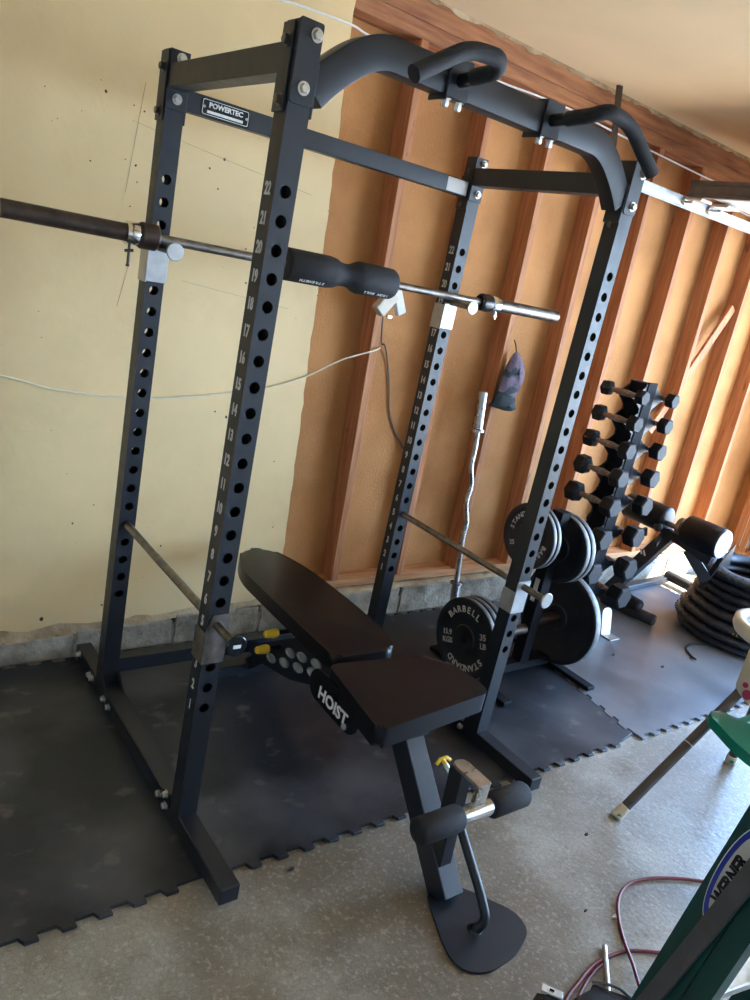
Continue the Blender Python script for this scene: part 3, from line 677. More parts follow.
# side plate with the name
bm = B(); st = []
pa, pb, rr = Vector((.038,.386)), Vector((-.130,.380)), .053
d = (pb-pa).normalized(); nn = Vector((-d.y, d.x))
a0 = math.atan2(nn.y, nn.x)
for k_ in range(11): th = a0+math.pi*k_/10; st.append((pa.x+rr*math.cos(th), pa.y+rr*math.sin(th)))
for k_ in range(11): th = a0+math.pi+math.pi*k_/10; st.append((pb.x+rr*math.cos(th), pb.y+rr*math.sin(th)))
prism(bm, st, (.436,0,0), (0,1,0), (0,0,1), .006, .001, seg=1)
sp = finish(bm, 'side_plate', 'blackgloss', bn)
bm = B(); dirv = Vector((0, d.x, d.y)); upv = Vector((0,0,1)) - dirv*dirv.z; upv.normalize()
text_bm(bm, 'HOIST', .056, Vector((.4350,-.052,.368)), dirv, upv, bold=.0016, sx=1.02); finish(bm, 'lettering', 'white', sp, smooth=False)['label'] = 'white lettering'
bm = B(); bolt(bm, (.4355,-.125,.343), (-1,0,0), .008, .006); finish(bm, 'bolts', 'nut', sp)
bm = B(); box(bm, .443, .77, -.11, -.06, .330, .37, .003); finish(bm, 'pivot_tube', 'black', bn)
# ladder (toothed arc) panel
bm = B(); arcp = rpoly([(.715,.110),(.592,.122),(.389,.170),(.195,.255),(.05,.33),(.08,.395),(.24,.375),(.40,.340),(.555,.240),(.690,.150)], .02, 3)
prism(bm, arcp, (.574,0,0), (0,1,0), (0,0,1), .005, .001, seg=1); prism(bm, arcp, (.664,0,0), (0,1,0), (0,0,1), .005, .001, seg=1)
ap = finish(bm, 'ladder_arc', 'black', bn)
bm = B()
for (y, z) in ((.534,.179),(.443,.212),(.351,.244),(.262,.276),(.415,.268),(.340,.293),(.250,.318)):
    a = math.radians(rnd.uniform(-8, 8))
    pp = [(y+.028*math.cos(q)*1.1-.4*.018*math.sin(q), z+.018*math.sin(q)) for q in [2*math.pi*i_/14 for i_ in range(14)]]
    lo = [bm.verts.new((.5738, u, v)) for u, v in pp]; hi = [bm.verts.new((.5690, y+(u-y)*1.0, v)) for u, v in pp]; inn = [bm.verts.new((.5690, y+(u-y)*.80+.002, z+(v-z)*.78+.002)) for u, v in pp]; dd = [bm.verts.new((.5736, y+(u-y)*.72, z+(v-z)*.70-.001)) for u, v in pp]
    for i_ in range(14):
        j_ = (i_+1) % 14
        bm.faces.new((lo[i_], lo[j_], hi[j_], hi[i_])); bm.faces.new((hi[i_], hi[j_], inn[j_], inn[i_])); bm.faces.new((inn[i_], inn[j_], dd[j_], dd[i_]))
    bm.faces.new(dd)
finish(bm, 'slot', 'galv', ap)['label'] = 'bare metal notch slots'
bm = B(); bar(bm, (.62,.60,.16), (.62,.74,.030), .05, .05, .003, up=(0,1,1)); box(bm, .44, .80, .715, .765, .0006, .046, .003); bar(bm, (.62,-.03,.375), (.62,.60,.155), .05, .05, .003); finish(bm, 'rear_support', 'black', bn)
for (y, z, x0_) in ((.462,.332,.478), (.490,.252,.470)):
    bm = B(); tube(bm, [(x0_+.03,y,z),(.62,y,z)], .0075, 12); hd = finish(bm, 'release_lever', 'blackgloss', bn)
    bm = B(); lathe(bm, (x0_,y,z), (1,0,0), [(0,0),(.001,.010),(.005,.0135),(.035,.0175),(.048,.017),(.056,.011),(.056,0)], 18); finish(bm, 'lever_knob', 'yellow', hd)['label'] = 'yellow lever knob'
bm = B(); box(bm, .560, .590, .405, .412, .345, .385, .001); finish(bm, 'latch_plate', 'chrome', bn)

# ================================================================== PLATES AND PLATE TREE
pt = thing('plate_tree', (1.85, .33, 0), 'black A-shaped weight plate tree standing behind the right front upright', 'plate rack')
TX, TY = 1.86, .39
bm = B(); box(bm, TX-.03, TX+.03, TY-.03, TY+.03, .04, .80, .003); finish(bm, 'post', 'matte', pt)
bm = B(); box(bm, 1.575, 2.09, TY-.03, TY+.03, .010, .052, .003); finish(bm, 'cross_bar', 'matte', pt)
for x in (1.555, 2.075):
    bm = B(); box(bm, x-.027, x+.027, .115 if x > 2 else .155, .66, .0006, .022, .004); finish(bm, 'foot', 'matte', pt)
for (x0_, x1_, z) in ((TX-.025, 1.462, .214), (TX+.025, 2.11, .252), (TX-.025, 1.682, .688), (TX+.025, 2.00, .618)):
    bm = B(); lathe(bm, (x0_,TY,z), ((1 if x1_ > x0_ else -1),0,0), [(0,.024),(.004,.024),(abs(x1_-x0_)-.003,.024),(abs(x1_-x0_),.021),(abs(x1_-x0_),0)], 20); finish(bm, 'peg', 'oxide', pt)
bm = B(); box(bm, TX-.034, TX-.031, TY-.012, TY+.012, .36, .47); finish(bm, 'label_plate', 'labelgrey', pt)
def plate(x, y, z, R, th, label, group, letters=None, rim='rimmetal', rb=.0):
    """weight plate with its axis along x, left face at x"""
    t = thing('weight_plate', (x+th/2, y, z-R), label, 'weight plate', group)
    bm = B(); r = R
    prof = [(.004,.0252),(.002,.042),(.0,.050),(.0,.058),(.006,.062),(.007,R-.034),(.001,R-.026),(.0,R-.010),(.002,R-.002),(.005,R),(th-.005,R),(th-.002,R-.002),(th,R-.010),(th-.001,R-.026),(th-.007,R-.034),(th-.006,.062),(th,.058),(th,.042),(th-.004,.0252),(.004,.0252)]
    mis = [0]*(len(prof)-1); mis[9] = 1
    lathe(bm, (x,y,z), (1,0,0), prof, 56, mis=mis); o = finish(bm, 'disc', ['castiron', rim], t, ang=40)
    if letters:
        bm = B(); tw = math.radians(20); a = Vector((0,-math.cos(tw),math.sin(tw))); b = Vector((0,math.sin(tw),math.cos(tw)))
        for s, ang, rad, size, flip, step in letters['arc']: arc_text(bm, s, size, (x+.0058,y,z), a, b, rad, math.radians(ang), -step, flip)
        for s, u, v, size in letters['flat']: text_bm(bm, s, size, Vector((x+.0058, y, z))+a*u+b*v, a, b, bold=.0008)
        finish(bm, 'lettering', 'grey', o, smooth=False)['label'] = 'grey raised lettering'
    return t
def arc_text(bm, s, size, c, a, b, R, ang0, dang, flip=False, mi=0, bold=.0008):
    c, a, b = Vector(c), Vector(a), Vector(b); n = len(s)
    for i, ch in enumerate(s):
        th = ang0 + (i-(n-1)/2)*dang*(1 if not flip else 1)
        rad = a*math.cos(th) + b*math.sin(th); tan = a*math.sin(th) - b*math.cos(th)
        text_bm(bm, ch, size, c+rad*R, tan, rad, mi, bold=bold)
L35 = dict(arc=[('BARBELL', 90, .128, .040, False, .235), ('STANDARD', -90, .128, .040, False, .225)], flat=[('15.9', -.108, .016, .034), ('KGS', -.108, -.020, .034), ('35', .112, .018, .038), ('LB', .112, -.020, .034)])
PY = .398
plate(1.448, PY, .212, .180, .030, 'black 35 pound cast plate facing the camera on the low left peg of the tree', '35 pound plates', L35)
plate(1.481, PY, .212, .180, .030, 'black cast plate right behind the lettered 35 pound plate, its rim showing', '35 pound plates')
plate(1.515, PY, .212, .180, .030, 'third cast plate on the low left peg, farthest from the lettered face', '35 pound plates')
L25 = dict(arc=[('STANDARD', 110, .098, .030, False, .23), ('BARBELL', -70, .098, .030, False, .23)], flat=[('25', -.095, -.03, .030)])
plate(1.672, TY, .688, .145, .026, 'smaller black plate on the upper left peg with lettering, partly behind the upright', 'small plates on the upper left peg', L25)
plate(1.701, TY, .688, .145, .026, 'second small black plate on the upper left peg, bright rim against the post', 'small plates on the upper left peg')
plate(1.902, TY, .618, .160, .034, 'large black plate on the upper right peg, next to the post', 'large plates on the upper right peg', rim='rimmetal')
plate(1.939, TY, .618, .160, .034, 'large black plate on the upper right peg, outer one of the two', 'large plates on the upper right peg', rim='rimmetal')
plate(2.035, .385, .252, .2285, .045, 'largest black plate low on the right of the tree, almost touching the mat', None, rim='rimmetal')

# ================================================================== CURL BAR LEANING ON THE WALL
t = thing('curl_bar', (1.88, .93, 0), 'chrome zigzag curl bar leaning upright against the wall behind the plates', 'curl bar')
pz = lambda s: Vector((1.868-.012*s, .885+.155*s, .02+1.16*s))
bm = B(); pts = []
for s, off in ((.16,0),(.36,0),(.43,.016),(.52,-.012),(.60,.012),(.68,-.014),(.76,.0),(.84,0)):
    q = pz(s); pts.append(q+Vector((off, 0, 0)))
tube(bm, fillet([pz(.14)]+pts, .03, 4), .0135, 14); finish(bm, 'shaft', 'dull', t)
for s0, s1 in ((0, .15), (.84, 1.0)):
    bm = B(); p, q = pz(s0), pz(s1); L = (q-p).length; lathe(bm, p, q-p, [(0,0),(0,.020),(.004,.0235),(L-.004,.0235),(L,.020),(L,0)], 20)
    e = q if s0 == 0 else p; sg = 1 if s0 == 0 else -1
    lathe(bm, e, (q-p)*-sg, [(-.012,.014),(-.012,.033),(0,.033),(0,.02)], 20); finish(bm, 'sleeve', 'dull', t)

# ================================================================== HAT / CLOTH BAG ON THE WALL
t = thing('cloth_bag', (2.02, 1.03, 1.10), 'small camouflage drawstring cloth bag hanging on a stud', 'cloth bag')
def blob(bm, outline, y, th, mi=0, n=5):
    cx_ = sum(p[0] for p in outline)/len(outline); cz_ = sum(p[1] for p in outline)/len(outline); rings = []
    for sgn in (-1, 1):
        rs = []
        for k_ in range(n+1):
            f = 1-k_/n; r = []
            for (a, b) in outline:
                fold = .006*math.sin(a*160+b*40)*(1-f)
                r.append(bm.verts.new((cx_+(a-cx_)*f if f > .01 else cx_+(a-cx_)*.02, y+sgn*(th*math.sqrt(max(0, 1-f*f)))+fold, cz_+(b-cz_)*f if f > .01 else cz_+(b-cz_)*.02)))
            rs.append(r)
        for r0, r1 in zip(rs, rs[1:]):
            for i_ in range(len(outline)): bm.faces.new((r0[i_], r0[(i_+1) % len(outline)], r1[(i_+1) % len(outline)], r1[i_]))
        bm.faces.new(rs[-1])
    bmesh.ops.remove_doubles(bm, verts=bm.verts, dist=.0004)
hat = [(2.008,1.401),(2.040,1.385),(2.075,1.345),(2.098,1.30),(2.104,1.257),(2.092,1.20),(2.081,1.165),(1.945,1.19),(1.95,1.24),(1.958,1.296),(1.975,1.35),(1.99,1.385)]
bm = B(); blob(bm, hat, 1.03, .030); finish(bm, 'body', 'bagtex', t, ang=70)
bm = B(); blob(bm, [(1.945,1.195),(2.081,1.168),(2.088,1.14),(2.107,1.105),(2.07,1.095),(2.016,1.097),(1.96,1.108),(1.905,1.116),(1.93,1.150)], 1.03, .033); finish(bm, 'flared_hem', 'baghem', t, ang=70)
bm = B(); tube(bm, catmull([(2.008,1.03,1.395),(2.004,1.045,1.43),(2.0,1.058,1.45)]), .003, 8); finish(bm, 'cord_loop', 'baghem', t)

# ================================================================== DUMBBELL RACK AND DUMBBELLS
RX, RYN, RYF = 2.478, .548, .640
zs = [1.322, 1.194, 1.062, .922, .775, .605, .425, .262]
dr = thing('dumbbell_rack', (RX, .6, 0), 'tall black two-sided dumbbell rack standing on the grey mat', 'dumbbell rack')
for y in (RYN, RYF):
    left, right = [], []
    for i_, z in enumerate(zs):
        r = .040+.0038*i_; zt = z-.012
        left += [(RX-.045, zt+.055), (RX-.045-.042, zt+.026), (RX-.128-.002*i_, zt+.020), (RX-.132-.002*i_, zt-.004), (RX-.105-.002*i_, zt-.006), (RX-.050, zt-.050)]
    ol = [(RX-.045, 1.385)] + left + [(RX-.05, .10), (RX-.06, .0)] 
    orr = [(2*RX-a, b) for a, b in ol][::-1]
    bm = B(); prism(bm, (ol+orr)[::-1], (0, y, 0), (1,0,0), (0,0,1), .005, .001, seg=1)
    for sx in (-1, 1): box(bm, RX+sx*.012-.003, RX+sx*.012+.003, y-.002, y+.022 if y < .6 else y+.002, .05, 1.38) if False else None
    finish(bm, 'notched_plate', 'black', dr, smooth=False)
bm = B(); box(bm, RX-.046, RX+.046, RYN, RYF-.006, .06, 1.384, .002); finish(bm, 'spine', 'matte', dr)
bm = B(); prism(bm, [(RX-.046,.05),(RX+.046,.05),(RX+.036,1.392),(RX-.036,1.392)], (0,RYN-.001,0), (1,0,0), (0,0,1), .010, .002, seg=1); finish(bm, 'shaded_front_strip', 'matte', dr)  # added matte strip: keeps the spine's shaded front darker than the glare-lit arms
bm = B(); box(bm, RX-.19, RX+.22, RYN-.03, RYN+.02, .0006, .034, .003); box(bm, RX-.19, RX+.22, RYF-.01, RYF+.04, .0006, .034, .003); finish(bm, 'base_bar', 'black', dr)
bm = B(); prism(bm, rpoly([(-.034,0),(.034,0),(.034,.150),(-.034,.150)], [.0,.0,.032,.032], 5), (2.69,.505,.0008), (.93,-.2,0), (.0,.25,1), .006, .001, seg=1); box(bm, 2.655, 2.738, .44, .500, .0006, .006, .001); finish(bm, 'foot_plate', 'zinc', dr)
def dumbbell(side, i_, z):
    r = .038+.0040*i_; x = RX + side*(.127+.002*i_); hl = .050+.006*i_
    x = x if i_ < 6 else x + side*.012*(i_-5)
    y0, y1 = .522, .672
    row = ['top', 'second', 'third', 'fourth', 'fifth', 'sixth', 'seventh', 'bottom'][i_]
    t = thing('dumbbell', (x, .6, z-r), 'black rubber hex dumbbell on the %s row, %s column of the rack' % (row, 'left (wallward)' if False else ('left' if side < 0 else 'right')), 'dumbbell', 'hex dumbbells on the tall rack')
    for s, yy in ((-1, y0), (1, y1)):
        bm = B(); a0 = math.radians(rnd.uniform(-9, 9))
        prof = [(0, .55*r), (.003, .80*r), (.006+.12*hl, r), (hl-.004-.05*hl, r), (hl, .86*r), (hl, 0)]
        p = Vector((x, yy, z)); d_ = Vector((0, s, 0)); rings = []
        for tt, q in [(0, 0)]+prof:
            rings.append([bm.verts.new(p+d_*tt+Vector((math.cos(a0+k_*math.pi/3), 0, math.sin(a0+k_*math.pi/3)))*max(q, .001)) for k_ in range(6)])
        for r0, r1 in zip(rings, rings[1:]):
            for k_ in range(6): bm.faces.new((r0[k_], r0[(k_+1) % 6], r1[(k_+1) % 6], r1[k_]))
        bm.faces.new(rings[-1])
        bmesh.ops.remove_doubles(bm, verts=bm.verts, dist=.003)
        finish(bm, 'hex_head', 'rubber', t, smooth=False)
    bm = B(); L = y1-y0; lathe(bm, (x,y0,z), (0,1,0), [(0,.012),(.03,.013),(L/2-.02,.0165),(L/2+.02,.0165),(L-.03,.013),(L,.012)], 16); finish(bm, 'handle', 'grip', t)
for i_, z in enumerate(zs):
    for side in (-1, 1): dumbbell(side, i_, z)

# ================================================================== SECOND BENCH (far right)
t = thing('preacher_bench', (3.15, .6, 0), 'black padded bench with rollers standing beyond the dumbbell rack', 'exercise bench')
XB = 3.15
bm = B(); bar(bm, (XB, .885, .0), (XB, .572, .560), .065, .075, .003, up=(0,1,.5)); ps = finish(bm, 'leaning_post', 'black', t)
bm = B()
for k_ in range(2): bar(bm, (XB-.034, .690+k_*.022, .405), (XB-.034, .672+k_*.022, .375), .002, .010, up=(0,1,.3))
finish(bm, 'stripe_mark', 'white', ps)
for (y0, y1, r, m_) in ((.62, .90, .078, 'vinyl'), (.27, .50, .085, 'vinyl')):
    bm = B(); lathe(bm, (XB,y0,.615), (0,1,0), [(0,0),(0,r*.7),(.006,r*.95),(.014,r),(y1-y0-.014,r),(y1-y0-.006,r*.95),(y1-y0,r*.7),(y1-y0,0)], 32); finish(bm, 'roll_pad', m_, t, ang=50)
bm = B(); tube(bm, [(XB,.28,.60),(XB,.88,.60)], .016, 12); lathe(bm, (XB,.505,.615), (0,1,0), [(0,.0),(0,.045),(.012,.055),(.04,.050),(.05,.03),(.05,0)], 20); finish(bm, 'axle', 'steel', t)
bm = B(); lathe(bm, (XB,.272,.615), (0,-1,0), [(0,.080),(.004,.080),(.006,.07),(.006,0)], 32); finish(bm, 'lit_pad_end', 'litvinyl', t)  # pale disc paints the light on the near pad's end face
bm = B(); prism(bm, [(-.02,-.10),(.10,-.13),(.09,.02)], (XB+.02,.262,.60), (1,0,0), (0,0,1), .006, .001, seg=1); finish(bm, 'gusset', 'vinyl', t)
bm = B(); bar(bm, (XB-.01,.60,.555), (XB-.01,.30,.500), .03, .05, .002); bar(bm, (XB+.02,.46,.50), (XB+.10,.34,.36), .03, .06, .002); bar(bm, (XB+.10,.30,.52), (XB+.10,.36,.30), .012, .03, .001); finish(bm, 'seat_frame', 'black', t)
bm = B(); bar(bm, (XB-.02,.62,.53), (XB-.16,.56,.50), .02, .03, .002); bar(bm, (XB-.05,.70,.52), (XB-.14,.72,.49), .02, .05, .002); lathe(bm, (XB-.05,.63,.575), (-1,0,0), [(0,0),(0,.022),(.02,.026),(.03,.016),(.03,0)], 16); finish(bm, 'adjustment_clamp', 'black', t)
bm = B(); bar(bm, (3.13,.93,.03), (3.16,.52,.03), .04, .04, .002)
bar(bm, (3.15,.90,.02), (3.97,.96,.02), .05, .035, .003); finish(bm, 'floor_frame', 'black', t)
for (p, q, r) in (((3.05,.815,.042), (3.118,.485,.042), .034), ((3.10,.76,.098), (3.075,.575,.098), .034), ((3.975,.97,.045), (3.965,.70,.045), .034)):
    bm = B(); p, q = Vector(p), Vector(q); L = (q-p).length; lathe(bm, p, q-p, [(0,0),(0,r*.8),(.006,r),(L-.01,r),(L-.002,r*.85),(L,r*.5),(L,0)], 24); lathe(bm, q, q-p, [(0,r*.45),(.004,r*.42),(.004,0)], 16, 1); finish(bm, 'foam_roller', ['foam','greypaint'], t, ang=50)

# ================================================================== STACK OF BICYCLE TYRES
CX_, CY_ = 3.62, .24
labs = ['bottom tyre of the black bicycle tyre stack, touching the mat', 'second tyre from the floor in the black tyre stack', 'third tyre from the floor in the black tyre stack, gold-marked at left', 'fourth tyre from the floor in the black tyre stack', 'fifth tyre from the floor in the black tyre stack', 'sixth tyre from the floor in the black tyre stack', 'seventh tyre from the floor, just under the top of the black stack', 'topmost tyre of the black stack with a knobbly tread']
for i_ in range(8):
    R_t = (.285, .30, .30, .285, .265, .262, .262, .268)[i_]; rt_ = .030; zc = .030 + i_*.053
    ox, oy = ((.0,.0),(-.012,.006),(-.002,-.006),(.02,.0),(.035,.012),(.03,.006),(.02,.008),(.008,.010))[i_]
    t = thing('bicycle_tyre', (CX_+ox, CY_+oy, zc-rt_), labs[i_], 'tyre', 'bicycle tyres in the stack')
    bm = B(); n, m_ = 72, 12; rings = []
    for k_ in range(n):
        th = 2*math.pi*k_/n; wob = 1+.012*math.sin(3*th+i_)
        ring = []
        for j in range(m_):
            ph = 2*math.pi*j/m_; q = rt_*(1+.05*math.sin(th*9+ph))
            ring.append(bm.verts.new((CX_+ox+(R_t*wob+q*1.95*math.cos(ph))*math.cos(th), CY_+oy+(R_t*wob+q*1.95*math.cos(ph))*math.sin(th), zc+q*math.sin(ph)*.93)))
        rings.append(ring)
    for k_ in range(n):
        for j in range(m_): bm.faces.new((rings[k_][j], rings[(k_+1) % n][j], rings[(k_+1) % n][(j+1) % m_], rings[k_][(j+1) % m_]))
    cas = finish(bm, 'casing', 'tread', t, ang=80)
    bm = B()
    for k_ in range(90):
        th = 2*math.pi*k_/90
        for row in ((-.45, .0) if k_ % 2 else (.45, .9) if i_ < 6 else (.5, 1.1)):
            rr_ = R_t*(1+.012*math.sin(3*th+i_)) + rt_*1.97*math.cos(row); zz = zc+rt_*.96*math.sin(row)
            c = Vector((CX_+ox+rr_*math.cos(th), CY_+oy+rr_*math.sin(th), zz)); dr_ = Vector((math.cos(th), math.sin(th), 0)); tg = Vector((-math.sin(th), math.cos(th), 0))
            nv = (dr_*math.cos(row)+Vector((0,0,math.sin(row)))).normalized()
            bar(bm, c-nv*.002, c+nv*.003, .008, .007)
    finish(bm, 'tread_knobs', 'tread', cas, smooth=False)
    if i_ in (2, 7, 4, 0):
        bm = B()
        th0 = {2: math.radians(200), 7: math.radians(215), 4: math.radians(237), 0: math.radians(246)}[i_]
        for q in range(7 if i_ != 2 else 2):
            th = th0+q*.055; rr_ = R_t*(1+.012*math.sin(3*th+i_))+rt_*1.99
            c = Vector((CX_+ox+rr_*math.cos(th), CY_+oy+rr_*math.sin(th), zc-.002)); bar(bm, c+Vector((0,0,-.006)), c+Vector((0,0,.006)), .009, .003, up=(math.cos(th), math.sin(th), 0))
        finish(bm, 'gold_mark', 'gold', cas)
bm = B(); tube(bm, catmull([(3.27,.23,.006),(3.18,.26,.006),(3.08,.24,.006),(3.02,.17,.006),(3.00,.13,.010)]), .006, 8); tag(finish(bm, 'strap', 'rubber'), 'short black strap end lying on the mat beside the tyres', 'strap')

# ================================================================== CHILD'S HIGH CHAIR (right edge)
t = thing('high_chair', (1.95, -.6, FZ), 'child high chair with grey legs, green footrest and cream tray at the right edge', 'high chair')
def leg(p, q, foot=True):
    p, q = Vector(p), Vector(q); bm = B(); d_ = (q-p).normalized()
    oval = [(.019*math.cos(2*math.pi*k_/20), .014*math.sin(2*math.pi*k_/20)) for k_ in range(20)]
    sweep(bm, [p+d_*.03, q], oval); l_ = finish(bm, 'leg', 'greypaint', t)
    bm = B(); oval2 = [(a*1.15, b*1.2) for a, b in oval]; sweep(bm, [p, p+d_*.005, p+d_*.050, p+d_*.052], oval2, scale=[.8,1,1,.9]); finish(bm, 'foot_cap', 'cream', l_)
    bm = B(); c = p+d_*.02; lathe(bm, c+Vector((-.014,-.010,0)), (-.8,-.6,0), [(0,.008),(.004,.008),(.004,0)], 12); finish(bm, 'green_insert', 'greenplastic', l_)
    bm = B(); m_ = p+(q-p)*.56; sweep(bm, [m_, m_+d_*.005], [(a*1.03, b*1.03) for a, b in oval]); finish(bm, 'collar_ring', 'cream', l_)
TOPL, TOPR = Vector((1.80,-.555,.575)), Vector((2.02,-.60,.34))
leg((1.442,-.507,FZ+.001), (1.90,-.575,.47)); leg((2.268,-.490,FZ+.001), (2.06,-.585,.50))
leg((1.55,-1.10,FZ+.001), (1.90,-1.00,.47)); leg((2.30,-1.12,FZ+.001), (2.06,-1.0,.50))
bm = B(); fr = rpoly([(1.655,-.640),(1.690,-.572),(1.755,-.572),(1.785,-.66),(1.80,-.80),(1.785,-.98),(1.74,-1.05),(1.66,-1.04),(1.60,-.93),(1.585,-.80),(1.61,-.72)], .03, 5)
prism(bm, fr, (0,0,.375), (1,0,0), (0,1,0), .038, .010, seg=3); box(bm, 1.75, 1.90, -.66, -.63, .385, .400, .002); box(bm, 1.75, 1.90, -.96, -.93, .385, .400, .002); finish(bm, 'footrest', 'greenplastic', t)['label'] = 'green plastic footrest'
bm = B(); seatp = rpoly([(1.86,-.545),(2.12,-.52),(2.20,-.70),(2.20,-.86),(2.12,-1.05),(1.86,-1.03)], .07, 5)
prism(bm, seatp, (0,0,.445), (1,0,0), (0,1,0), .19, .025, seg=3); st_ = finish(bm, 'seat_shell', 'cream', t)
bm = B()
for (dx, dz, r) in ((1.90,.585,.012),(1.935,.560,.016),(1.885,.545,.010)): lathe(bm, (dx,-.537+.03*(dx-1.9),dz), (-.1,1,0), [(0,r),(.006,r),(.006,0)], 16) if False else None
for (y, z, r) in ((-.595,.505,.010),(-.612,.475,.018),(-.67,.52,.016),(-.70,.48,.018),(-.77,.52,.02)): lathe(bm, (1.858,y,z), (-1,0,0), [(0,r),(.003,r),(.003,0)], 20)
finish(bm, 'dot_print', 'pink', st_)['label'] = 'pink printed dots'
# tray: an oval ring rim with a clear blue insert
bm = B(); tc = Vector((2.09,-.54,.665)); ra, rb_ = .20, .24
rimp = [(tc.x+ra*math.cos(q), tc.y+rb_*math.sin(q)-.10, tc.z) for q in [2*math.pi*k_/48 for k_ in range(49)]]
rings = []
for k_ in range(48):
    q = 2*math.pi*k_/48; c = Vector(rimp[k_]); nrm = Vector((math.cos(q), math.sin(q), 0))
    rings.append([bm.verts.new(c+nrm*a+Vector((0,0,b))) for a, b in ((-.028,.010),(-.022,.020),(0,.024),(.012,.016),(.014,-.010),(.004,-.030),(-.012,-.034),(-.024,-.02))])
for k_ in range(48):
    for j in range(8): bm.faces.new((rings[k_][j], rings[(k_+1) % 48][j], rings[(k_+1) % 48][(j+1) % 8], rings[k_][(j+1) % 8]))
tr = finish(bm, 'tray_rim', 'cream', t, ang=60)
bm = B(); ins = [(tc.x+(ra-.024)*math.cos(q), tc.y-.10+(rb_-.024)*math.sin(q)) for q in [2*math.pi*k_/36 for k_ in range(36)]]
prism(bm, ins, (0,0,tc.z-.02), (1,0,0), (0,1,0), .012); finish(bm, 'tray_insert', 'plastic', tr)
bm = B(); bar(bm, (1.90,-.60,.60), (1.93,-.60,.655), .05, .12, .01); box(bm, 2.14, 2.20, -1.0, -.60, .60, 1.0, .02, seg=3); finish(bm, 'back_shell', 'cream', t)

# ================================================================== STEP LADDER (right foreground)
P0 = Vector((.59952, -1.13269, 0)); nv = Vector((-.982575, .185868, 0)); tv = Vector((-.185868, -.982575, 0))
def LP(s, z, out=0.0): return P0 + tv*s + Vector((0,0,z)) + nv*out
lad = thing('step_ladder', tuple(P0+tv*.0+Vector((0,0,FZ))), 'green fibreglass step ladder with an oval name label in the right foreground', 'ladder')
s0 = lambda z: .133*(z-.547)
def rail(w0, w1, slope_extra, back, zt, name='side_rail'):
    bm = B(); z0 = FZ+.012
    f = lambda z, w: s0(z)+w+slope_extra*(z)
    # channel section: web facing the camera and two flanges
    for (wa, wb, oa, ob) in ((w0, w1, 0, -.004), (w0, w0+.004, -.004, -.034), (w1-.004, w1, -.004, -.034)):
        v = [bm.verts.new(LP(f(z, w), z, o-back)) for z in (z0, zt) for w in (wa, wb) for o in (oa, ob)]
        for q in ((0,1,3,2), (4,6,7,5), (0,4,5,1), (2,3,7,6), (0,2,6,4), (1,5,7,3)): bm.faces.new([v[i] for i in q])
    return finish(bm, name, 'green', lad, smooth=False)
r1 = rail(0, .082, 0, 0, 1.75)
r2 = rail(.084, .130, .0, .004, 1.70)
for back in (.44,):
    rail(0, .082, 0, back, 1.75); rail(.084, .130, .0, back+.004, 1.70)
bm = B(); za, zb = .02, 1.25
sa = lambda z: -.022+.215*(z-.25)+.019
v = []
sweep(bm, [LP(sa(za)+.0, za, .012), LP(sa(zb), zb, .012)], rpoly([(-.019,-.008),(.019,-.008),(.019,.008),(-.019,.008)], .004, 2), up=tuple(nv)); finish(bm, 'spreader_bar', 'greypaint', lad)['label'] = 'grey metal spreader bar'
for k_ in range(5):
    z = .28+.30*k_; bm = B(); sc_ = s0(z)+.041
    a = LP(sc_, z, -.006); b = LP(sc_, z, -.436); bar(bm, a, b, .078, .022, .003, up=(0,0,1)); finish(bm, 'step', 'galv', lad)
bm = B(); z = 1.77; a = LP(s0(z)+.07, z, .02); b = LP(s0(z)+.07, z, -.46); bar(bm, a, b, .22, .05, .01, up=(0,0,1)); finish(bm, 'top_cap', 'greenplastic', lad)
bm = B()
for back in (0, .44):
    for (w, zz) in ((.041, FZ+.001), (.117, FZ+.001)):
        bar(bm, LP(s0(0)+w, zz, -back-.02), LP(s0(0.03)+w, zz+.035, -back-.02), .05, .075, .004, up=tuple(tv))
finish(bm, 'rubber_foot', 'rubber', lad)
# oval label, long axis along the rail
axis = (LP(s0(1), 1)-LP(s0(0), 0)).normalized(); side = nv.cross(axis)*-1
cc = LP(s0(.672)+.044, .672, .0005)
def ell(bm, c, a, b, ra, rb_, h):
    bm.faces.new([bm.verts.new(c+a*ra*math.cos(q)+b*rb_*math.sin(q)+nv*h) for q in [2*math.pi*k_/40 for k_ in range(40)]])
ax2 = axis
bm = B(); ell(bm, cc, axis, side, .131, .0345, 0); ol_ = finish(bm, 'oval_label', 'white', r1, smooth=False)
bm = B(); ell(bm, cc, axis, side, .128, .0325, .0006); oo_ = finish(bm, 'blue_band', 'blue', r1, smooth=False)
bm = B(); ell(bm, cc, axis, side, .106, .0225, .0012); finish(bm, 'silver_field', 'labelgrey', r1, smooth=False)
bm = B(); bb_ = nv.cross(axis); text_bm(bm, 'WERNER', .035, cc+nv*.0016-axis*.012, axis, bb_, sx=.90, bold=.0018); finish(bm, 'lettering', 'blackgloss', r1, smooth=False)

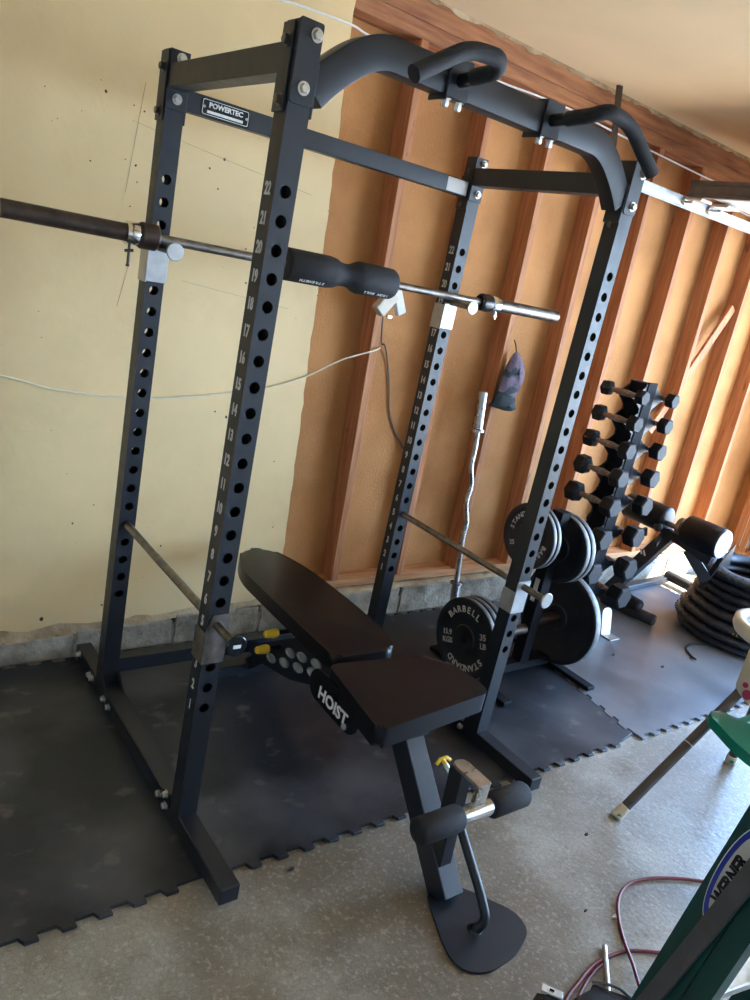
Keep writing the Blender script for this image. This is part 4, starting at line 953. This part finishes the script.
# ================================================================== CORDS AND BITS ON THE CONCRETE
def gz(p, z=FZ+.006): return (p[0], p[1], z)
bm = B(); tube(bm, catmull([gz(p) for p in ((1.95,-1.12),(1.606,-.929),(1.469,-.845),(1.395,-.799),(1.293,-.754),(1.207,-.738),(1.127,-.758),(1.056,-.807),(.994,-.874))] + [gz((.94,-.937),FZ+.018), gz((.915,-.965),FZ+.02), gz((.893,-.997),FZ+.014), gz((.874,-1.03)), gz((.90,-1.12)), gz((1.05,-1.25))]), .0052, 8)
tag(finish(bm, 'extension_cord', 'cord'), 'dark red cord looping over the concrete beside the ladder, upper loop', 'cord', 'red cord on the concrete')
bm = B(); tube(bm, catmull([gz(p) for p in ((.640,-.935),(.703,-.913),(.76,-.90),(.81,-.888),(.86,-.883),(.933,-.889),(.99,-.905),(1.077,-.957),(1.157,-1.02),(1.217,-1.10),(1.26,-1.24))]), .0052, 8); tube(bm, catmull([gz(p) for p in ((.66,-.955),(.72,-.93),(.77,-.912),(.83,-.897),(.88,-.893))]), .0045, 8)
tag(finish(bm, 'extension_cord', 'cord'), 'dark red cord curving from the black case to the ladder, lower loop', 'cord', 'red cord on the concrete')
bm = B(); tube(bm, [(.922,-.858,FZ+.0075),(.76,-1.00,FZ+.0075)], .0072, 12); tag(finish(bm, 'metal_rod', 'galv'), 'short pale metal rod lying on the concrete under the red cord', 'rod')
t = thing('tool_case', (.60, -1.0, FZ), 'black tool case with a silver latch at the bottom edge of the picture', 'tool case')
bm = B()
def slab(bm, pts, z0, z1, bev=.006): prism(bm, pts, (0,0,z0), (1,0,0), (0,1,0), z1-z0, bev, seg=2)
slab(bm, [(.40,-1.10),(.618,-1.05),(.608,-.945),(.555,-.905),(.44,-.945)], FZ+.001, .075); finish(bm, 'case_body', 'blackgloss', t)
bm = B(); bar(bm, (.573,-.903,.078), (.603,-.946,.078), .022, .006, .001, up=(0,0,1)); la = finish(bm, 'latch', 'galv', t)
bm = B(); bar(bm, (.584,-.919,.082), (.590,-.928,.082), .006, .003, up=(0,0,1)); finish(bm, 'latch_slot', 'blackgloss', la)
t = thing('black_bin', (.70, -1.02, FZ), 'black plastic bin with a curved lip beside the tool case', 'bin')
bm = B(); slab(bm, rpoly([(.645,-1.10),(.76,-1.075),(.775,-1.03),(.715,-.948),(.705,-.972),(.635,-.955),(.632,-1.02)], .012, 3), FZ+.001, .07); finish(bm, 'tub', 'rubber', t)
bm = B(); tube(bm, catmull([(.715,-.950,.072),(.745,-.975,.074),(.765,-1.00,.074),(.773,-1.03,.072)]), .004, 8); finish(bm, 'lip', 'greypaint', t)
# crumbs: leaves and chips
for (x, y, s, m_, nm, lab) in ((2.529,.327,.022,'leaf','dry_leaf','dark dry leaf scrap on the grey mat nearer the dumbbell rack'), (2.715,.15,.02,'leaf','dry_leaf','dark dry leaf scrap on the grey mat nearer the tyres'), (.731,-.654,.010,'paper','wood_chip','pale chip on the concrete beside the bench base plate'), (.25,-.249,.012,'leaf','dry_leaf','small dry leaf on the concrete beside the left front foot'), (1.257,-.523,.014,'leaf','dry_leaf','small twig on the concrete left of the high chair foot'), (1.05,-.80,.016,'paper','wood_chip','thin pale splinter inside the red cord loop'),(.98,-.745,.008,'leaf','dry_leaf','tiny dark crumb above the red cord')):
    zb = 0.0005 if (y > -.2) else FZ+.0005
    bm = B(); n = 8; a = rnd.uniform(0, 3); top = []
    bot = [bm.verts.new((x+s*math.cos(q)*rnd.uniform(.4,1), y+s*.5*math.sin(q)*rnd.uniform(.4,1), zb)) for q in [2*math.pi*k_/n for k_ in range(n)]]
    top = [bm.verts.new((v.co.x, v.co.y, zb+.003+rnd.uniform(0,.003))) for v in bot]
    bm.faces.new(bot[::-1]); bm.faces.new(top)
    for k_ in range(n): bm.faces.new((bot[k_], bot[(k_+1) % n], top[(k_+1) % n], top[k_]))
    tag(finish(bm, nm, m_, smooth=False), lab, 'leaf' if m_ == 'leaf' else 'chip')
